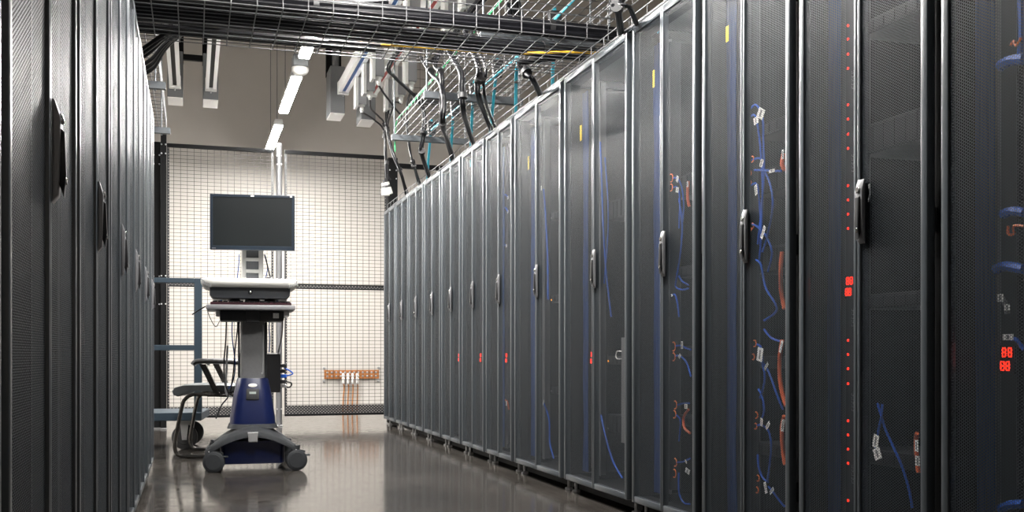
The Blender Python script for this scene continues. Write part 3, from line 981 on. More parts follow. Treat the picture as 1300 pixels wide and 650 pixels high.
for xc, lab in ((-.152, 'grey feed box with white underside, nearer the short row of two'), (.152, 'grey feed box with white underside between lamp line and another such box')):
    feed_box(xc, 9.58, EYE + 2.285, EYE + 2.70, lab)
feed_box(1.255, 9.35, EYE + 2.19, EYE + 2.62, 'grey feed box behind the end of the blue-striped busway')
feed_box(1.535, 9.35, EYE + 2.15, EYE + 2.62, 'grey feed box behind the end of the red-striped busway')
MB_ = MB().box(-.09, .09, 9.62, 9.66, EYE + 2.64, EYE + 2.69)
o = MB_.build('cross_bracket', 'fence', None, False)
tag(o, 'dark bracket joining the two grey feed boxes over the short row', 'bracket')

taps = []


def tap_box(xc, y, z0, h, label, light):
    h = ZB - z0 - .004
    t = thing('tap_off_box', label, 'electrical box', (xc, y, z0), 0, 'grey tap-off boxes under the busways')
    MB().box(-.035, .035, -.05, .05, .0, h, 0, .004, 1).build('body', 'tap_grey', t)
    MB().box(-.062, -.035, -.055, .055, -.03, h, 0, .003, 1).build('side_cover', 'tap_light', t)
    MB().lathe((0.0, 0, 0), (0, 0, -1), [(0, .026), (.012, .026), (.014, .018), (.05, .018), (.052, .012), (.066, .012)], 14).build('gland', 'tap_light', t)
    return Vector((xc, y, z0 - .066))


TB = {}
for key, x, y, z0, h, lab in (
        ('T1', 1.37, 7.85, EYE + 2.14, .24, 'second grey tap-off box from the fence under the blue-striped busway, higher hanging' ),
        ('T2', 1.37, 8.27, EYE + 2.13, .25, 'middle grey tap-off box of the three at the end of the blue-striped busway'),
        ('T3', 1.37, 8.69, EYE + 2.12, .26, 'grey tap-off box at the very end of the blue-striped busway'),
        ('T4', 1.625, 7.85, EYE + 2.12, .25, 'grey tap-off box farthest from the fence of three on the red-striped busway'),
        ('T5', 1.625, 8.27, EYE + 2.12, .25, 'middle grey tap-off box of the three at the end of the red-striped busway'),
        ('T6', 1.625, 8.69, EYE + 2.11, .26, 'grey tap-off box at the very end of the red-striped busway'),
        ('T7', 1.37, 6.55, EYE + 2.16, .24, 'grey tap-off box on the blue-striped busway seen above the crossing tray'),
        ('T8', 1.625, 6.55, EYE + 2.14, .24, 'grey tap-off box on the red-striped busway seen above the crossing tray'),
        ('T9', 1.625, 6.1, EYE + 2.14, .24, 'grey tap-off box on the red-striped busway feeding the straight black cords'),
        ('T10', 1.625, 5.76, EYE + 2.14, .24, 'grey tap-off box on the red-striped busway feeding the pale-lit cords'),
        ('T11', 1.625, 5.36, EYE + 2.14, .24, 'grey tap-off box on the red-striped busway nearest to the crossing tray')):
    TB[key] = tap_box(x, y, z0, h, lab, True)
bpy.data.objects['tap_off_box']['label'] = 'grey tap-off box under the blue-striped busway, third from its fence end'


def power_drop(pts, r, n, label, ties=(), plugs=()):
    """black power cords from a tap-off box down to the rack tops"""
    P = [Vector(p) for p in pts]
    root = thing('power_cable', label, 'cable', P[0], 0, 'black power cords dropping to the long row')
    b = MB()
    for k in range(n):
        off = Vector(((k - (n - 1) / 2) * r * 1.6, (k % 2) * r * 1.3, 0))
        b.tube([p - P[0] + (off if i else off * 0.6) for i, p in enumerate(P)], r * .66, 8, 0, 7)
    b.build('jacket', 'cable_black', root)
    C = catmull(P, 8)
    for f in ties:
        i = min(int(f * (len(C) - 1)), len(C) - 2)
        d = (C[i + 1] - C[i]).normalized()
        c = C[i] - P[0]
        MB().cyl(c - d * .014, c + d * .014, r * (1.25 + n * 0.35), None, 12).build('tie', 'tie', root)
    for (px, py, Y, dx) in plugs:
        c = onY(px, py, Y) - P[0]
        ax = Vector((dx, 0, -1)).normalized()
        MB().lathe(c + Vector((-.25 * dx, 0, .05)), ax, [(0, .014), (.03, .018), (.031, .033), (.09, .035), (.091, .03)], 14).build('plug', 'black', root)
        MB().lathe(c + Vector((-.25 * dx, 0, .05)) + ax * .004, ax, [(.024, .030), (.025, .036), (.045, .036), (.046, .03)], 14).build('white_band', 'ceramic', root)
        MB().lathe(c + Vector((-.25 * dx, 0, .05)) + ax * .075, ax, [(0, .034), (.001, .038), (.06, .036), (.061, .02)], 14).build('plug_cap', 'ceramic', root)
    return root


def W(px, py, Y):
    return onY(px, py, Y)


def topz(px, py, X=1.85):
    p = onX(px, py, X)
    p.z = RH + 0.022
    return p


power_drop([TB['T3'], W(464, 145, 8.8), W(476, 153, 8.95), W(487, 166, 9.0), W(489, 200, 9.0), W(490, 226, 9.0)], .012, 1, 'black power cord with upright plug hanging over the fence end of the long row', (.66,), [(489.5, 236, 9.0, 0.0)])
power_drop([TB['T2'], W(471, 138, 8.5), W(481, 148, 8.8), W(488, 158, 8.97), W(490, 190, 9.0), W(492, 220, 9.0), W(496, 228, 9.0)], .012, 1, 'black power cord with tilted plug hanging over the fence end of the long row', (.5, .75), [(500, 236, 9.0, .35)])
power_drop([TB['T6'], W(492, 140, 8.7), W(491, 156, 8.75), W(493, 172, 8.75), W(500, 198, 8.7), W(510, 222, 8.6), topz(518, 239)], .011, 2, 'pair of black cords from the end of the red-striped busway to the fence-end rack', (.42, .8))
power_drop([TB['T5'], W(501, 130, 8.3), W(497, 142, 8.4), W(492, 160, 8.6), W(496, 182, 8.6), W(505, 208, 8.5), topz(521, 238)], .011, 1, 'black cord crossing behind another at the red-striped busway end', (.55,))
power_drop([TB['T1'], W(487, 118, 7.9), W(502, 138, 7.95), W(514, 154, 8.0), W(519, 178, 8.05), W(522, 198, 8.0), W(527, 214, 7.9), topz(537, 228)], .012, 1, 'black cord sweeping from the blue-striped busway past a cyan fibre', (.45, .8))
power_drop([TB['T4'], W(517, 130, 7.85), W(516, 155, 7.9), W(519, 185, 7.9), W(525, 210, 7.8), topz(534, 232)], .012, 1, 'black cord falling straight down from the red-striped busway', (.4, .82))
power_drop([TB['T7'], W(494, 82, 6.9), W(502, 98, 7.1), W(520, 115, 7.3), W(534, 130, 7.4), W(539, 150, 7.4), W(537, 175, 7.35), W(536, 196, 7.3), topz(549, 216)], .013, 2, 'pair of black cords sweeping down from above the crossing tray to mid row', (.45, .72, .86))
power_drop([TB['T8'], Vector((1.50, 6.6, ZL + .30)), onX(536, 72, 1.395), onX(548, 93, 1.385), onX(560, 106, 1.385), onX(564, 130, 1.385), onX(562, 155, 1.40), onX(567, 174, 1.62), topz(578, 193)], .013, 2, 'pair of black cords from the red-striped busway bowing over the third rack tops', (.36, .75))
power_drop([TB['T9'], (1.50, 6.08, ZL + .30), (1.40, 6.05, ZL + .13), onX(561, 95, 1.39), onX(561, 130, 1.39), onX(562, 160, 1.42), onX(569, 179, 1.64), topz(580, 192)], .011, 2, 'pair of straight black cords hanging from the overhead tray', (.4, .7))
power_drop([TB['T10'], (1.50, 5.75, ZL + .30), (1.40, 5.70, ZL + .13), onX(585, 90, 1.39), onX(587, 115, 1.39), onX(589, 142, 1.42), onX(594, 160, 1.62), topz(605, 175)], .013, 2, 'pair of pale-lit black cords ending between cyan fibres', (.62,))
power_drop([TB['T11'], (1.50, 5.35, ZL + .30), (1.40, 5.30, ZL + .13), onX(611, 85, 1.39), onX(609, 105, 1.39), onX(611, 125, 1.42), onX(617, 142, 1.64), topz(631, 154)], .013, 3, 'bunch of three black cords curving onto a wide rack', (.52,))
power_drop([(1.74, 4.86, ZT + .06), W(662, 80, 4.88), W(668, 92, 4.85), W(678, 102, 4.82), topz(692, 110)], .014, 2, 'thick black cords dropping from the end of the crossing tray', (.5,))
power_drop([(1.74, 3.72, ZL + .03), W(783, 0, 3.75), W(786, 12, 3.75), topz(792, 32)], .014, 2, 'thick black cord beside the picture top dropping to a near rack', (.6,))
power_drop([(1.78, 3.62, ZL + .03), W(792, -4, 3.62), W(801, 10, 3.6), topz(815, 16)], .010, 2, 'black cords arching down at the picture top between two near racks', ())
power_drop([(1.70, 5.2, ZL + .04), W(652, -6, 5.0), W(653, 20, 5.05), W(655, 38, 5.1), (1.75, 5.05, ZT + .13)], .012, 4, 'bunch of pale-lit black cords dropping into the crossing tray', (.35,))

# ------------------------------------------------------------------ strip lamps over the aisle
ZLAMP = EYE + 2.10


def make_lamp():
    t = empty('strip_lamp')
    L = 1.2
    h = MB()
    h.prism([(-.042, .003), (.042, .003), (.034, .06), (-.034, .06)], 0, L, 'y', 0, .003)
    h.build('housing', 'lamp_body', t)
    d = MB()
    prof = [(-.036, .004), (.036, .004), (.034, -.008), (-.034, -.008)]
    d.prism(prof, .01, L - .01, 'y')
    d.build('diffuser', 'lamp', t)
    ld = bpy.data.lights.new('tube', 'AREA')
    ld.shape = 'RECTANGLE'
    ld.size, ld.size_y = 0.066, L - .03
    ld.energy = 64
    ld.color = (1.0, 0.975, 0.935)
    lo = bpy.data.objects.new('tube', ld)
    COL.objects.link(lo)
    lo.parent = t
    lo.location = (0, L / 2, -.0095)
    for y in (.18, L - .18):
        MB().cyl((0, y, .06), (0, y, CEIL - ZLAMP), .003, None, 6).build('hanger_rod', 'strut', t)
    e = MB()
    e.box(-.022, .022, L, L + .05, .01, .05, 0, .004, 1)
    e.cyl((0, L + .05, .03), (0, L + .12, .03), .010, None, 8)
    e.build('connector', 'lamp_body', t)
    return t


lamp0 = make_lamp()
for k in range(5):
    t = lamp0 if k == 0 else dup(lamp0)
    t.location = (0.75, 9.6 - k * 1.72, ZLAMP)
    lab = ['lit strip lamp beyond the mesh fence top, last of the lamp line', 'long lit strip lamp below the grey connector box, before the fence', 'lit strip lamp above the grey connector box, partly behind the crossing tray'][k] if k < 3 else 'lit strip lamp of the aisle line above the camera'
    tag(t, lab, 'lamp', 'strip lamps in a line over the aisle' if k < 3 else 'strip lamps above the camera')
t = thing('sensor_box', 'small dark grey connector box with white dome in the lamp line', 'sensor', (0.75, 7.64, ZLAMP))
MB().box(-.055, .055, -.08, .06, .0, .085, 0, .006, 1).build('body', 'feed_grey', t)
MB().lathe((0, -.01, 0), (0, 0, -1), [(0, .062), (.02, .062), (.04, .05), (.055, .025), (.058, 0)], 20).build('dome', 'ceramic', t)
MB().cyl((0, 0, .085), (0, 0, CEIL - ZLAMP), .005, None, 8).build('hanger_rod', 'strut', t)
# unseen lamps added in assumed side aisles to even the wall lighting
for xa in (-3.3, 4.7):
    for k in range(5):
        t = dup(lamp0)
        t.location = (xa, 9.12 - k * 1.9, ZLAMP)
        tag(t, 'unseen strip lamp added in an assumed side aisle to even the wall light', 'lamp', 'unseen strip lamps added to even the wall light')

# ------------------------------------------------------------------ mesh fence
FY = 9.75
FT = EYE + 1.905


def fence_panel(x0, x1, label, rail=True):
    t = thing('mesh_fence', label, 'fence', (x0, FY, 0), 0, 'wire mesh fence panels')
    w = x1 - x0
    z0, z1 = 0.095, FT
    b = MB()
    n = int(round(w / 0.0575))
    for k in range(1, n):
        x = w * k / n
        b.box(x - .0018, x + .0018, -.0016, .0016, z0 + .09, z1 - .02)
    n = int(round((z1 - z0) / 0.0335))
    for k in range(3, n):
        z = z0 + (z1 - z0) * k / n
        b.box(.01, w - .01, -.0048, -.0016, z - .0017, z + .0017)
    b.build('wire_mesh', 'fence_wire', t, False)
    f = MB()
    f.box(0, w, -.018, .012, z1 - .034, z1, 0, .002, 1)
    f.box(0, w, -.018, .012, z0 - .004, z0 + .014, 0, .002, 1)
    for x in (0.0, w - .006):
        f.box(x, x + .006, -.012, .010, z0 + .005, z1 - .02)
    f.build('frame', 'fence', t)
    MB().box(0, w, -.014, -.012, z0 + .014, z0 + .095).build('bottom_rail', 'slotted', t, False)
    for x in (0.0, w - .022):
        MB().box(x, x + .022, -.016, -.014, z0 + .014, z1 - .03).build('slotted_stile', 'slotted', t, False)
    if rail:
        f = MB()
        f.box(.02, w - .02, -.030, -.016, EYE + .612, EYE + .622)
        f.box(.02, w - .02, -.030, -.016, EYE + .650, EYE + .660)
        f.build('rail_lip', 'fence', t, False)
        MB().box(.02, w - .02, -.020, -.018, EYE + .62, EYE + .652).build('mid_rail', 'slotted', t, False)
    return t


fence_panel(-.225, .715, 'wire mesh fence panel behind the monitor cart and blue trolley')
fence_panel(.815, 1.775, 'wire mesh fence panel in front of the copper ground bar')


def post(x, y, r, z1, label, square=False, mid='fence'):
    t = thing('fence_post', label, 'post', (x, y, 0), 0, 'fence posts')
    if square:
        MB().box(-r, r, -r, r, .01, z1, 0, .003, 1).build('upright', mid, t)
    else:
        MB().cyl((0, 0, .01), (0, 0, z1), r, None, 20).build('upright', mid, t)
    MB().box(-r * 1.05, r * 1.05, -r * 1.6, r * 1.6, 0, .012, 0, .002, 1).build('foot_plate', 'steel', t)
    for z in (.16, EYE + .45, EYE + .70, z1 - .2, z1 - .12):
        for s in (-1, 1):
            MB().lathe((s * r * .7, -r, z), (0, -1, 0), [(0, .007), (.006, .007), (.008, .004)], 8).build('bolt', 'steel', t)
    return t


post(.765, FY, .028, FT + .06, 'galvanised round fence post behind the monitor, between two mesh panels', False, 'pipe')
post(-.250, FY - .1, .025, FT + .085, 'black square fence post standing at the end of the mesh beside the blue trolley', True)
post(-.312, FY - .02, .035, FT + .0, 'shorter black fence post half hidden by the end of the short rack row', True)
post(1.83, FY, .045, FT - .02, 'black fence post behind the hanging white-tipped plugs', True)
t = thing('fence_rail', 'black horizontal bar continuing from the fence behind the long rack row', 'rail', (1.88, FY, FT - .09))
MB().box(0, 1.6, -.02, .02, -.02, .025, 0, .002, 1).build('bar', 'fence', t)
MB().box(1.55, 1.6, -.025, .025, -(FT - .09), -.02).build('support_leg', 'fence', t, False)

# ------------------------------------------------------------------ copper ground bar on the wall
c0 = onY(411.5, 475.5, WALL_Y - .03)
c1 = onY(481, 475.5, WALL_Y - .03)
t = thing('ground_bar', 'copper ground bar with drilled holes mounted on the wall behind the mesh', 'ground bar', (c0.x, WALL_Y - .03, c0.z))
w = c1.x - c0.x
MB().box(0, w, -.006, .0, -.05, .05, 0, .002, 1).build('bar', 'copper', t)
for k in range(12):
    for dz in (-.02, .022):
        x = w * (k + .7) / 12.4
        MB().lathe((x, -.004, dz), (0, -1, 0), [(0, .012), (.004, .012), (.006, .008)], 10).build('bolt', 'steel', t)
for x in (.0, w):
    for dz in (-.075, .075):
        MB().lathe((x, .03, dz), (0, -1, 0), [(0, .014), (.03, .014), (.034, .01)], 10).build('standoff', 'steel', t)
for k, px in enumerate((435.5, 441.5, 447.3, 453.3)):
    a = onY(px, 477, WALL_Y - .045)
    e = onY(px + 1.4 - k * .25, 524, WALL_Y - .03)
    t = thing('ground_wire', '%s copper ground wire of four on the bar, counted from the monitor cart' % ORD[k], 'wire', (a.x, a.y, 0), 0, 'copper ground wires')
    MB().tube([(0, .01, .02), (0.004, .012, a.z * .4), (e.x - a.x, .015, a.z * .7), (0, -.005, a.z - .08)], .008, 8, 0, 5).build('wire', 'copper_wire', t)
    MB().lathe((0, -.012, a.z + .03), (0, 0, -1), [(0, .010), (.012, .014), (.03, .02), (.05, .014), (.065, .02), (.085, .012), (.11, .016), (.125, .008)], 12).build('insulator', 'ceramic', t)

# ------------------------------------------------------------------ monitor cart
CART = (0.338, 6.28, 0)
CRZ = -math.radians(2.5)
cart = thing('monitor_cart', 'tall wheeled computer cart with navy base and grey legs in the aisle', 'computer cart', CART, CRZ)


# legs: arched saddle shell between the four castors
def arch(y, half, zt, ze, th, n=17):
    top, bot = [], []
    for k in range(n):
        u = -1 + 2 * k / (n - 1)
        z = ze + (zt - ze) * (1 - abs(u) ** 1.75)
        top.append((u * half, y, z))
        bot.append((u * half * 0.99, y, z - th * (0.75 + .25 * (1 - abs(u)))))
    return top + bot[::-1]


sh = MB()
sh.loft([arch(-.285, .238, .222, .130, .026), arch(-.272, .250, .240, .140, .038), arch(-.20, .238, .252, .146, .042), arch(-.10, .20, .258, .165, .06), arch(0, .19, .262, .175, .06), arch(.10, .19, .258, .165, .06), arch(.20, .225, .250, .142, .06), arch(.26, .235, .226, .128, .05)])
sh.build('leg_base', 'cart_grey', cart, True, 60)
tr_ = MB()
pts = [(u * .243, -.2765 - .004, .135 + (.222 - .135) * (1 - abs(u) ** 1.75) - .018) for u in [-1 + k / 10 for k in range(21)]]
tr_.tube(pts, .0045, 6)
tr_.build('trim_line', 'cart_light', cart)
lt = MB()
lt.loft([[(-.028, -.295, .222), (.028, -.295, .222), (.024, -.285, .172), (-.024, -.285, .172)], [(-.030, -.262, .23), (.030, -.262, .23), (.026, -.262, .165), (-.026, -.262, .165)]][::-1])
lt.build('latch', 'cart_light', cart)
for sx, sy, rz in ((-.214, -.262, PI / 2 - .1), (.243, -.262, PI / 2 + .1), (-.225, .235, PI / 2 + .9), (.215, .235, PI / 2 - .5)):
    cm = MB()
    mx = Matrix.Translation((sx, sy, 0)) @ Matrix.Rotation(rz, 4, 'Z')
    cm.cyl(mx @ Vector((0, 0, .105)), mx @ Vector((0, 0, .145)), .018, .022, 14)
    for s in (-1, 1):
        cm.cyl(mx @ Vector((s * .004, -.0, .06)), mx @ Vector((s * .006, 0, .06)), .03, .03, 20)
    # hood over the wheels
    hood = [(-.055 * math.cos(a) - .0, .064 + .056 * math.sin(a)) for a in [k * PI / 10 for k in range(0, 8)]]
    cm.prism([(-p[0], p[1]) for p in hood] + [(.02, .08), (.045, .066)], -.007, .007, 'y') if False else None
    cap_ = [mx @ Vector(p) for p in ((-.01, -.05, .10), (.01, -.05, .10), (.01, .03, .12), (-.01, .03, .12))]
    cm.loft([[p for p in cap_], [p + Vector((0, 0, .012)) for p in cap_]])
    # brake pedal
    cm.box(-.014, .014, -.078, -.050, .082, .092, 0, .003, 1, mx)
    c = cm.build('caster', 'cart_grey', cart)
    for s in (-1, 1):
        wm = MB()
        wm.lathe(mx @ Vector((s * .006, 0, .06)), mx.to_3x3() @ Vector((s, 0, 0)), [(0, .052), (.002, .060), (.016, .060), (.020, .055), (.021, .046), (.023, .044), (.024, .012), (.024, 0)], 28)
        wm.build('wheel', 'cart_grey', c)
# wheels face the camera a little: battery box
bx = MB()
bx.loft([rrect(.352, .36, .03, .036, 0, -.015), rrect(.362, .37, .03, .045, 0, -.015), rrect(.362, .37, .03, .168, 0, -.015)])
bx.build('battery_box', 'cart_blue', cart, True, 50)
hs = MB()
hs.loft([rrect(.262, .26, .07, .243, 0, -.03, 6), rrect(.256, .256, .07, .30, 0, -.03, 6), rrect(.222, .235, .065, .42, 0, -.025, 6), rrect(.184, .21, .06, .515, 0, -.02, 6), rrect(.172, .20, .06, .528, 0, -.02, 6)])
hs.build('housing', 'cart_blue', cart, True, 50)
sk = MB()
sk.loft([rrect(.29, .29, .08, .236, 0, -.03, 6), rrect(.268, .268, .075, .262, 0, -.03, 6)])
sk.build('housing_skirt', 'cart_grey', cart, True, 50)
# oval badge and display on the sloping front
def fr(z):
    return -.1432 + (z - .42) * .184


bd = MB()
bd.lathe((0, fr(.487) - .0, .487), (0, -1, .12), [(-.004, .011), (.002, .011), (.003, .009), (.0031, 0)], 24)
for v in bd.bm.verts:
    v.co.x *= 2.3
bd.build('badge', 'cart_white', cart)
dp = MB()
dp.box(-.036, .036, -.006, .008, -.032, .032, 0, .004, 2, Matrix.Translation((0, fr(.435), .435)) @ Matrix.Rotation(-.18, 4, 'X'))
dpo = dp.build('display_frame', 'rubber', cart)
MB().box(-.019, .019, -.0075, -.004, .001, .014, 0, 0, 1, Matrix.Translation((0, fr(.435), .435)) @ Matrix.Rotation(-.18, 4, 'X')).build('display_window', 'lcd', dpo, False)
kq = MB()
for k in range(4):
    kq.box(-.024 + k * .0125, -.015 + k * .0125, -.0075, -.004, -.02, -.010, 0, 0, 1, Matrix.Translation((0, fr(.435), .435)) @ Matrix.Rotation(-.18, 4, 'X'))
kq.build('display_buttons', 'cart_grey', dpo, False)
# column
cl = MB()
cl.loft([rrect(.142, .13, .02, .51, 0, .0), rrect(.140, .13, .02, .865, 0, .0)])
cl.build('column', 'cart_column', cart, True, 50)
MB().tube([(.050, -.0665, .56), (.060, -.0665, .575), (.061, -.0665, .84)], .004, 6, 0, 4).build('cable_channel', 'cart_light', cart)
for s in (-1, 1):
    MB().box(s * .078 - .006, s * .078 + .006, -.04, .05, .53, .86, 0, .003, 1).build('column_rail', 'cart_grey', cart)
k_ = MB()
k_.box(-.185, .178, -.16, .10, .862, .922, 0, .008, 2)
k_.box(-.04, .04, -.175, -.158, .85, .93, 0, .004, 1)
pb = k_.build('power_tray', 'black', cart)
MB().box(.115, .148, -.163, -.159, .878, .908).build('label_plate', 'tag', pb, False)
for s in (-1, 1):
    MB().box(s * .19 - .02, s * .19 + .02, -.12, .02, .89, .925, 0, .004, 1).build('tray_bracket', 'steel', cart)
kt = MB()
kt.box(-.257, .237, -.27, .10, .922, .950, 0, .006, 2)
kt.build('keyboard_tray', 'tray_silver', cart)
nk = MB()
nk.box(-.04, .04, -.06, .06, .92, 1.02, 0, .006, 1)
for s in (-1, 1):
    nk.box(s * .10 - .03, s * .10 + .03, -.05, .08, .966, 1.0, 0, .004, 1)
nk.build('neck', 'black', cart)
dw = MB()
dw.prism([(-.238, 1.052), (-.238, 1.005), (-.218, .988), (.188, .988), (.208, 1.005), (.208, 1.052)], -.245, .10, 'y', 0, .004)
dwo = dw.build('drawer', 'drawer', cart)
MB().lathe((-.014, -.243, 1.022), (0, -1, 0), [(0, .012), (.006, .012), (.008, .009)], 18).build('lock_ring', 'black', dwo)
MB().lathe((-.014, -.250, 1.022), (0, -1, 0), [(0, .007), (.004, .007), (.005, .003)], 14).build('lock', 'chrome', dwo)
ws = MB()
ws.loft([rrect(.495, .44, .05, 1.050, -.016, -.06, 6), rrect(.525, .465, .06, 1.058, -.016, -.06, 6), rrect(.540, .478, .07, 1.072, -.016, -.06, 6), rrect(.542, .48, .07, 1.090, -.016, -.06, 6), rrect(.532, .47, .07, 1.098, -.016, -.06, 6)])
wso = ws.build('work_surface', 'cart_white', cart, True, 50)
for s in (-1, 1):
    g = MB()
    for k in range(5):
        x = -.016 + s * (.216 + k * .0110)
        z = 1.062 + k * .005
        g.tube([(x, -.288 + k * .004, z - .016), (x, -.294 + k * .006, z), (x + s * .004, -.27, z + .012)], .0042, 6, 0, 3)
    g.build('grip_rib', 'cart_light', wso)
# mast
for s in (-1, 1):
    MB().box(s * .050 - .014, s * .050 + .014, .02, .06, 1.098, 1.50, 0, .004, 1).build('mast_rail', 'cart_alu', cart)
mm = MB()
mm.box(-.038, .038, .035, .05, 1.098, 1.46)
mm.build('mast_panel', 'drawer', cart)
for z in (1.165, 1.235):
    MB().box(-.040, .040, .018, .036, z - .010, z + .010, 0, .003, 1).build('mast_crossbar', 'cart_alu', cart)
# control box behind the column
pc = thing('mini_computer', 'black box computer fixed behind the column of the cart', 'computer', (CART[0], CART[1], 0), CRZ)
q = MB()
q.box(-.083, .168, .135, .24, .435, .675, 0, .006, 1)
q.build('case', 'black', pc)
for k, (z, c) in enumerate(((.60, 'black'), (.565, 'black'), (.535, 'cable_blue'), (.50, 'black'), (.475, 'steel'))):
    MB().box(.168, .205 - .006 * (k % 2), .16, .20, z - .012, z + .010, 0, .003, 1).build('connector', c, pc)
MB().tube([(.20, .18, .535), (.24, .17, .545), (.235, .17, .56), (.19, .18, .585)], .0045, 6, 0, 5).build('cable_loop', 'cable_blue', pc)
MB().tube([(.20, .18, .50), (.235, .17, .49), (.225, .17, .465), (.19, .18, .47)], .005, 6, 0, 5).build('cable_loop', 'cable_black', pc)
MB().box(-.05, .05, .067, .134, .545, .63).build('mounting_bracket', 'black', pc, False)

# keyboard, mouse, monitor
R_ = Matrix.Rotation(CRZ, 4, 'Z')


def cl_(x, y, z):
    v = R_ @ Vector((x, y, z))
    return (CART[0] + v.x, CART[1] + v.y, z)


kb = thing('keyboard', 'dark keyboard with burgundy edge on the pull-out tray of the cart', 'keyboard', cl_(-.012, -.17, .9512), CRZ)
MB().prism([(-.075, .0), (.075, .0), (.075, .020), (.06, .023), (-.065, .014), (-.075, .009)], -.222, .228, 'x', 0, .002).build('case', 'kb_red', kb)
q = MB()
for r in range(5):
    for c in range(15):
        x = -.210 + c * .0290
        y = -.056 + r * .024
        z = .0145 + r * .0018
        q.box(x, x + .025, y, y + .020, z, z + .006)
q.build('keys', 'kb', kb, False)
ms = thing('computer_mouse', 'black computer mouse on the white work surface of the cart', 'mouse', cl_(.10, .06, 1.10), CRZ + .3)
q = MB()
q.loft([[(math.cos(a) * .034 * s, math.sin(a) * .055 * s, z) for a in [k * 2 * PI / 20 for k in range(20)]] for z, s in ((0, .95), (.008, 1.0), (.020, .9), (.030, .65), (.035, .25))])
q.build('body', 'black', ms, True, 60)
MB().cyl((-.004, -.025, .030), (.004, -.025, .030), .009, None, 14).build('wheel', 'rubber', ms)

mo = thing('monitor', 'flat black widescreen monitor mounted on top of the cart mast', 'monitor', cl_(0, -.052, 1.283), CRZ - math.radians(6))
b = MB()
HW, HH = .243, .326
b.box(-HW, HW, -.004, .030, 0, HH, 0, .004, 2)
b.prism([(-.15, .03), (.15, .03), (.13, .045), (-.13, .045)], .05, .28, 'z') if False else None
b.box(-.16, .16, .03, .05, .06, .27, 0, .008, 1)
bz = b.build('case', 'bezel', mo)
fr_ = MB()
bw = .016
for (x0, x1, z0, z1) in ((-HW, -HW + bw, 0, HH), (HW - bw, HW, 0, HH), (-HW + bw, HW - bw, 0, .024), (-HW + bw, HW - bw, HH - bw, HH)):
    fr_.box(x0, x1, -.010, -.002, z0, z1, 0, .002, 1)
fr_.build('bezel', 'bezel', mo)
MB().box(-HW + bw - .001, HW - bw + .001, -.0055, -.0035, .023, HH - bw + .001).build('screen', 'screen', mo, False)
MB().box(-.010, .010, -.0115, -.009, HH - .013, HH - .003).build('sensor_window', 'ceramic', mo, False)
MB().box(HW - .026, HW - .014, -.0115, -.009, HH - .012, HH - .004).build('sticker', 'tag', mo, False)
MB().box(-HW + .012, -HW + .034, -.0115, -.009, .006, .011).build('nameplate', 'server_grey', mo, False)
MB().box(-.045, .045, .0505, .066, .10, .20, 0, .004, 1).build('mount', 'black', mo)

# loose cables hanging around the cart
def cord(pts, r, m, label, local=True):
    P = [Vector(cl_(*p)) for p in pts]
    t = thing('loose_cable', label, 'cable', P[0], 0, 'loose cords hanging from the cart')
    MB().tube([p - P[0] for p in P], r, 7, 0, 6).build('jacket', m, t)
    return t


cord([(-.15, .12, .90), (-.155, .13, .75), (-.165, .13, .62), (-.16, .13, .50), (-.14, .12, .42), (-.18, .10, .36), (-.21, .06, .285)], .0045, 'cable_black', 'black cord hanging farthest from the column, ending at the cart leg')
cord([(-.115, .13, .90), (-.118, .13, .78), (-.10, .14, .60), (-.115, .14, .50), (-.14, .13, .46)], .0035, 'bundle_blue', 'thin dark blue cord hanging beside the cart column')
cord([(-.10, .12, .90), (-.085, .14, .85), (-.10, .14, .70), (-.112, .14, .55), (-.13, .13, .43)], .004, 'cable_black', 'black cord hanging closest to the cart column over the chair arm')
cord([(-.145, .13, .72), (-.15, .13, .60), (-.155, .13, .50), (-.15, .13, .43), (-.12, .12, .41)], .006, 'tray_silver', 'pale cord hanging down behind the chair armrest')
cord([(.11, .12, .90), (.10, .13, .84), (.105, .13, .76), (.10, .13, .68)], .0035, 'bundle_blue', 'thin dark blue cord dropping into the black box computer')
cord([(.175, .13, .94), (.18, .13, .86), (.175, .14, .78), (.16, .14, .71), (.155, .17, .68)], .005, 'tray_silver', 'pale cord hanging behind the power tray towards the black box')
cord([(-.265, -.1, .945), (-.30, -.08, .925), (-.34, -.05, .90)], .004, 'cable_black', 'short black cord sticking out from the keyboard tray')
cord([(-.26, -.09, .94), (-.24, -.05, .88), (-.21, -.02, .83), (-.19, 0, .86), (-.17, .02, .90)], .0022, 'cable_black', 'thin black cord looping under the keyboard tray')
cord([(.07, .06, 1.27), (.085, .08, 1.22), (.10, .10, 1.16), (.115, .12, 1.11)], .004, 'cable_black', 'black cord running from the monitor down to the mouse')
cord([(.075, .09, 1.27), (.09, .11, 1.20), (.08, .11, 1.14), (.06, .09, 1.105)], .0025, 'bundle_blue', 'thin blue cord behind the monitor mast')
cord([(-.075, .08, 1.27), (-.08, .10, 1.20), (-.09, .10, 1.105)], .003, 'bundle_blue', 'thin dark blue cord beside the silver mast rail')
for k, (x0, x1, m) in enumerate(((-.19, -.10, 'cable_blue'), (.10, .17, 'cable_blue'), (-.17, -.08, 'ceramic'), (.08, .16, 'ceramic'))):
    cord([(x0, -.02 + .02 * k, .972), (x0 + .03, -.01, 1.0 if k < 2 else .985), (x1 - .02, .0, .982), (x1, .02 * k, .974)], .005, m, ['blue', 'blue', 'white', 'white'][k] + ' cord coiled on the keyboard tray ' + ['beside the black loop', 'below the lock', 'under the drawer edge', 'under the mouse'][k])

# ------------------------------------------------------------------ chair
chair = thing('chair', 'grey padded cantilever chair with dark tube frame behind the cart', 'chair', (0.13, 7.12, 0), -math.radians(10))


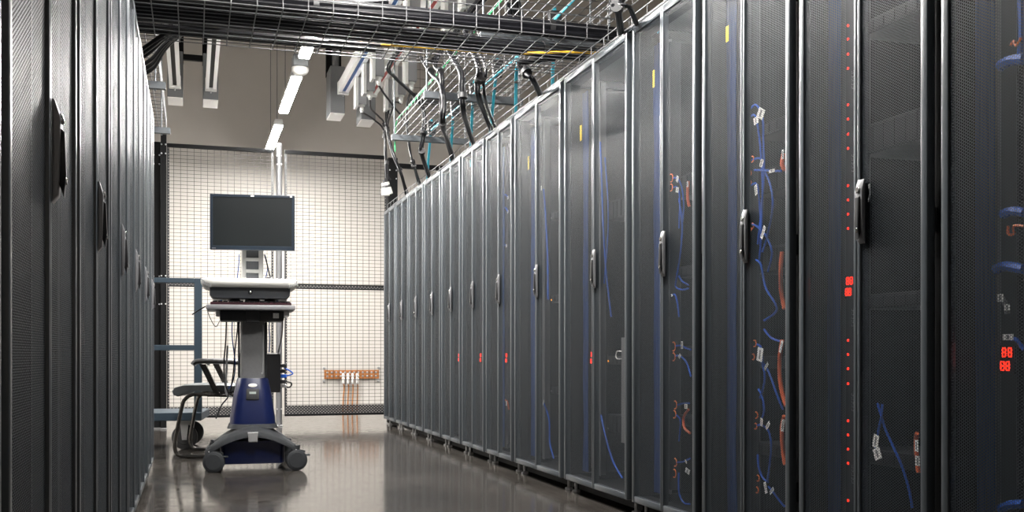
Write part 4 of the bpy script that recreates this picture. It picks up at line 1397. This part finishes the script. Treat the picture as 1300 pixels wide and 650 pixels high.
def pad(b, prof, y0, y1, mi=0, rnd=.03):
    """profile loop in x,z swept along y with rounded ends"""
    cx = sum(p[0] for p in prof) / len(prof)
    cz = sum(p[1] for p in prof) / len(prof)
    rings = []
    for y, s in ((y0, .86), (y0 + rnd * .4, .96), (y0 + rnd, 1.0), (y1 - rnd, 1.0), (y1 - rnd * .4, .96), (y1, .86)):
        rings.append([(cx + (p[0] - cx) * (.97 + .03 * s), y, cz + (p[1] - cz) * s) for p in prof])
    b.loft(rings, mi)


b = MB()
top = [(-.215, .405), (-.222, .43), (-.205, .455), (-.15, .472), (0, .475), (.15, .468), (.25, .462), (.26, .44), (.25, .425), (.1, .428), (-.08, .428), (-.15, .415), (-.19, .395)]
pad(b, top, -.235, .235)
b.build('seat', 'seat', chair, True, 50)
b = MB()
bk = [(.235, .52), (.262, .53), (.30, .70), (.325, .86), (.305, .885), (.285, .87), (.262, .70)]
pad(b, bk, -.22, .22)
b.build('backrest', 'seat', chair, True, 50)
for s in (-1, 1):
    y = s * .262
    fm = MB()
    # sled tube: seat rail - front bend - leg - floor runner
    fm.tube([(.24, y, .405), (.10, y, .405), (-.05, y, .412), (-.10, y, .405), (-.135, y, .38), (-.155, y, .33), (-.195, y, .12), (-.195, y, .055), (-.175, y, .022), (-.12, y, .013), (0.0, y, .013), (.26, y, .013)], .0125, 10, 0, 5)
    fm.build('leg', 'tube', chair)
    am = MB()
    am.tube([(.26, y, .60), (.20, y, .615), (.08, y, .622), (-.02, y, .625), (-.07, y, .618), (-.085, y, .60)], .018, 10, 0, 5)
    for v in am.bm.verts:
        v.co.y = y + (v.co.y - y) * 1.5
    am.build('armrest', 'arm', chair)
    sm = MB()
    sm.loft([[(-.045, y - .014, .605), (-.005, y - .014, .605), (-.005, y + .014, .605), (-.045, y + .014, .605)], [(.055, y - .014, .40), (.09, y - .014, .40), (.09, y + .014, .40), (.055, y + .014, .40)]])
    sm.build('arm_support', 'tube', chair)
    MB().tube([(.24, y, .405), (.255, y * .95, .46), (.285, y * .85, .60), (.31, y * .8, .78)], .012, 10, 0, 5).build('back_tube', 'tube', chair)
MB().tube([(.26, -.262, .013), (.262, 0, .013), (.26, .262, .013)], .0125, 10).build('rear_bar', 'tube', chair)
MB().box(.0, .16, -.27, .27, .395, .425, 0, .006, 1).build('seat_bracket', 'tube', chair)

# ------------------------------------------------------------------ blue-grey trolley
trl = thing('steel_trolley', 'blue-grey steel panel trolley with black caster behind the grey chair', 'trolley', (0.06, 7.50, 0), -math.radians(6))
f = MB()
Lx = -1.05
f.box(-.05, 0, -.02, .02, .235, 1.20, 0, .004, 1)
f.build('corner_post', 'trolley', trl)
f = MB()
f.box(Lx - .05, Lx, -.02, .02, .235, 1.20, 0, .004, 1)
f.build('corner_post', 'trolley', trl)
MB().box(Lx, -.05, -.02, .02, 1.165, 1.20, 0, .003, 1).build('top_rail', 'trolley', trl)
MB().box(Lx, -.05, -.018, .018, .695, .733, 0, .003, 1).build('mid_rail', 'trolley', trl)
MB().box(Lx - .05, 0, -.03, .55, .205, .262, 0, .004, 1).build('deck', 'trolley', trl)
for x, y in ((-.12, .04), (Lx + .05, .04), (-.12, .47), (Lx + .05, .47)):
    cm = MB()
    cm.box(x - .05, x + .05, y - .04, y + .04, .190, .204)
    for s in (-1, 1):
        cm.prism([(x - .028, .19), (x + .028, .19), (x + .016, .068), (x - .016, .068)], y + s * .026 - .003, y + s * .026 + .003, 'y')
    cm.cyl((x, y - .034, .088), (x, y + .034, .088), .008, None, 10)
    c = cm.build('caster', 'cart_alu', trl)
    wm = MB()
    wm.lathe((x, y - .02, .088), (0, 1, 0), [(0, .02), (.001, .052), (.004, .055), (.005, .078), (.010, .088), (.030, .088), (.035, .078), (.036, .055), (.039, .052), (.04, .02)], 28)
    wm.build('wheel', 'rubber', c)

# ------------------------------------------------------------------ vertical wire ladder on the wall behind the busway ends
a = onY(523, 74, WALL_Y - .06)
e = onY(541, 135, WALL_Y - .06)
t = thing('wall_basket', 'upright dark wire basket run on the wall behind the power cords', 'cable tray', (a.x, WALL_Y - .06, 0))
b = MB()
w = .75
for k in range(9):
    b.box(k * w / 8 - .002, k * w / 8 + .002, -.002, .002, e.z, CEIL)
n = 16
for k in range(n + 1):
    z = e.z + (CEIL - e.z) * k / n
    b.box(0, w, .002, .006, z - .002, z + .002)
b.build('wire_ladder', 'fence_wire', t, False)
MB().box(-.02, w * .5, -.03, .058, e.z + .03, e.z + .07).build('wall_strut', 'strut', t, False)

# ------------------------------------------------------------------ world and view
wd = bpy.data.worlds.new('world')
S.world = wd
wd.use_nodes = True
wd.node_tree.nodes['Background'].inputs['Color'].default_value = (0.05, 0.055, 0.06, 1)
wd.node_tree.nodes['Background'].inputs['Strength'].default_value = 0.0
S.view_settings.view_transform = 'Standard'
S.view_settings.look = 'None'
S.view_settings.exposure = 0.0
S.view_settings.gamma = 1.0
S.view_settings.use_curve_mapping = False
S.cycles.transparent_max_bounces = 24
S.cycles.max_bounces = 8
S.cycles.diffuse_bounces = 4
S.cycles.glossy_bounces = 4
S.cycles.sample_clamp_indirect = 8.0
S.cycles.use_denoising = True
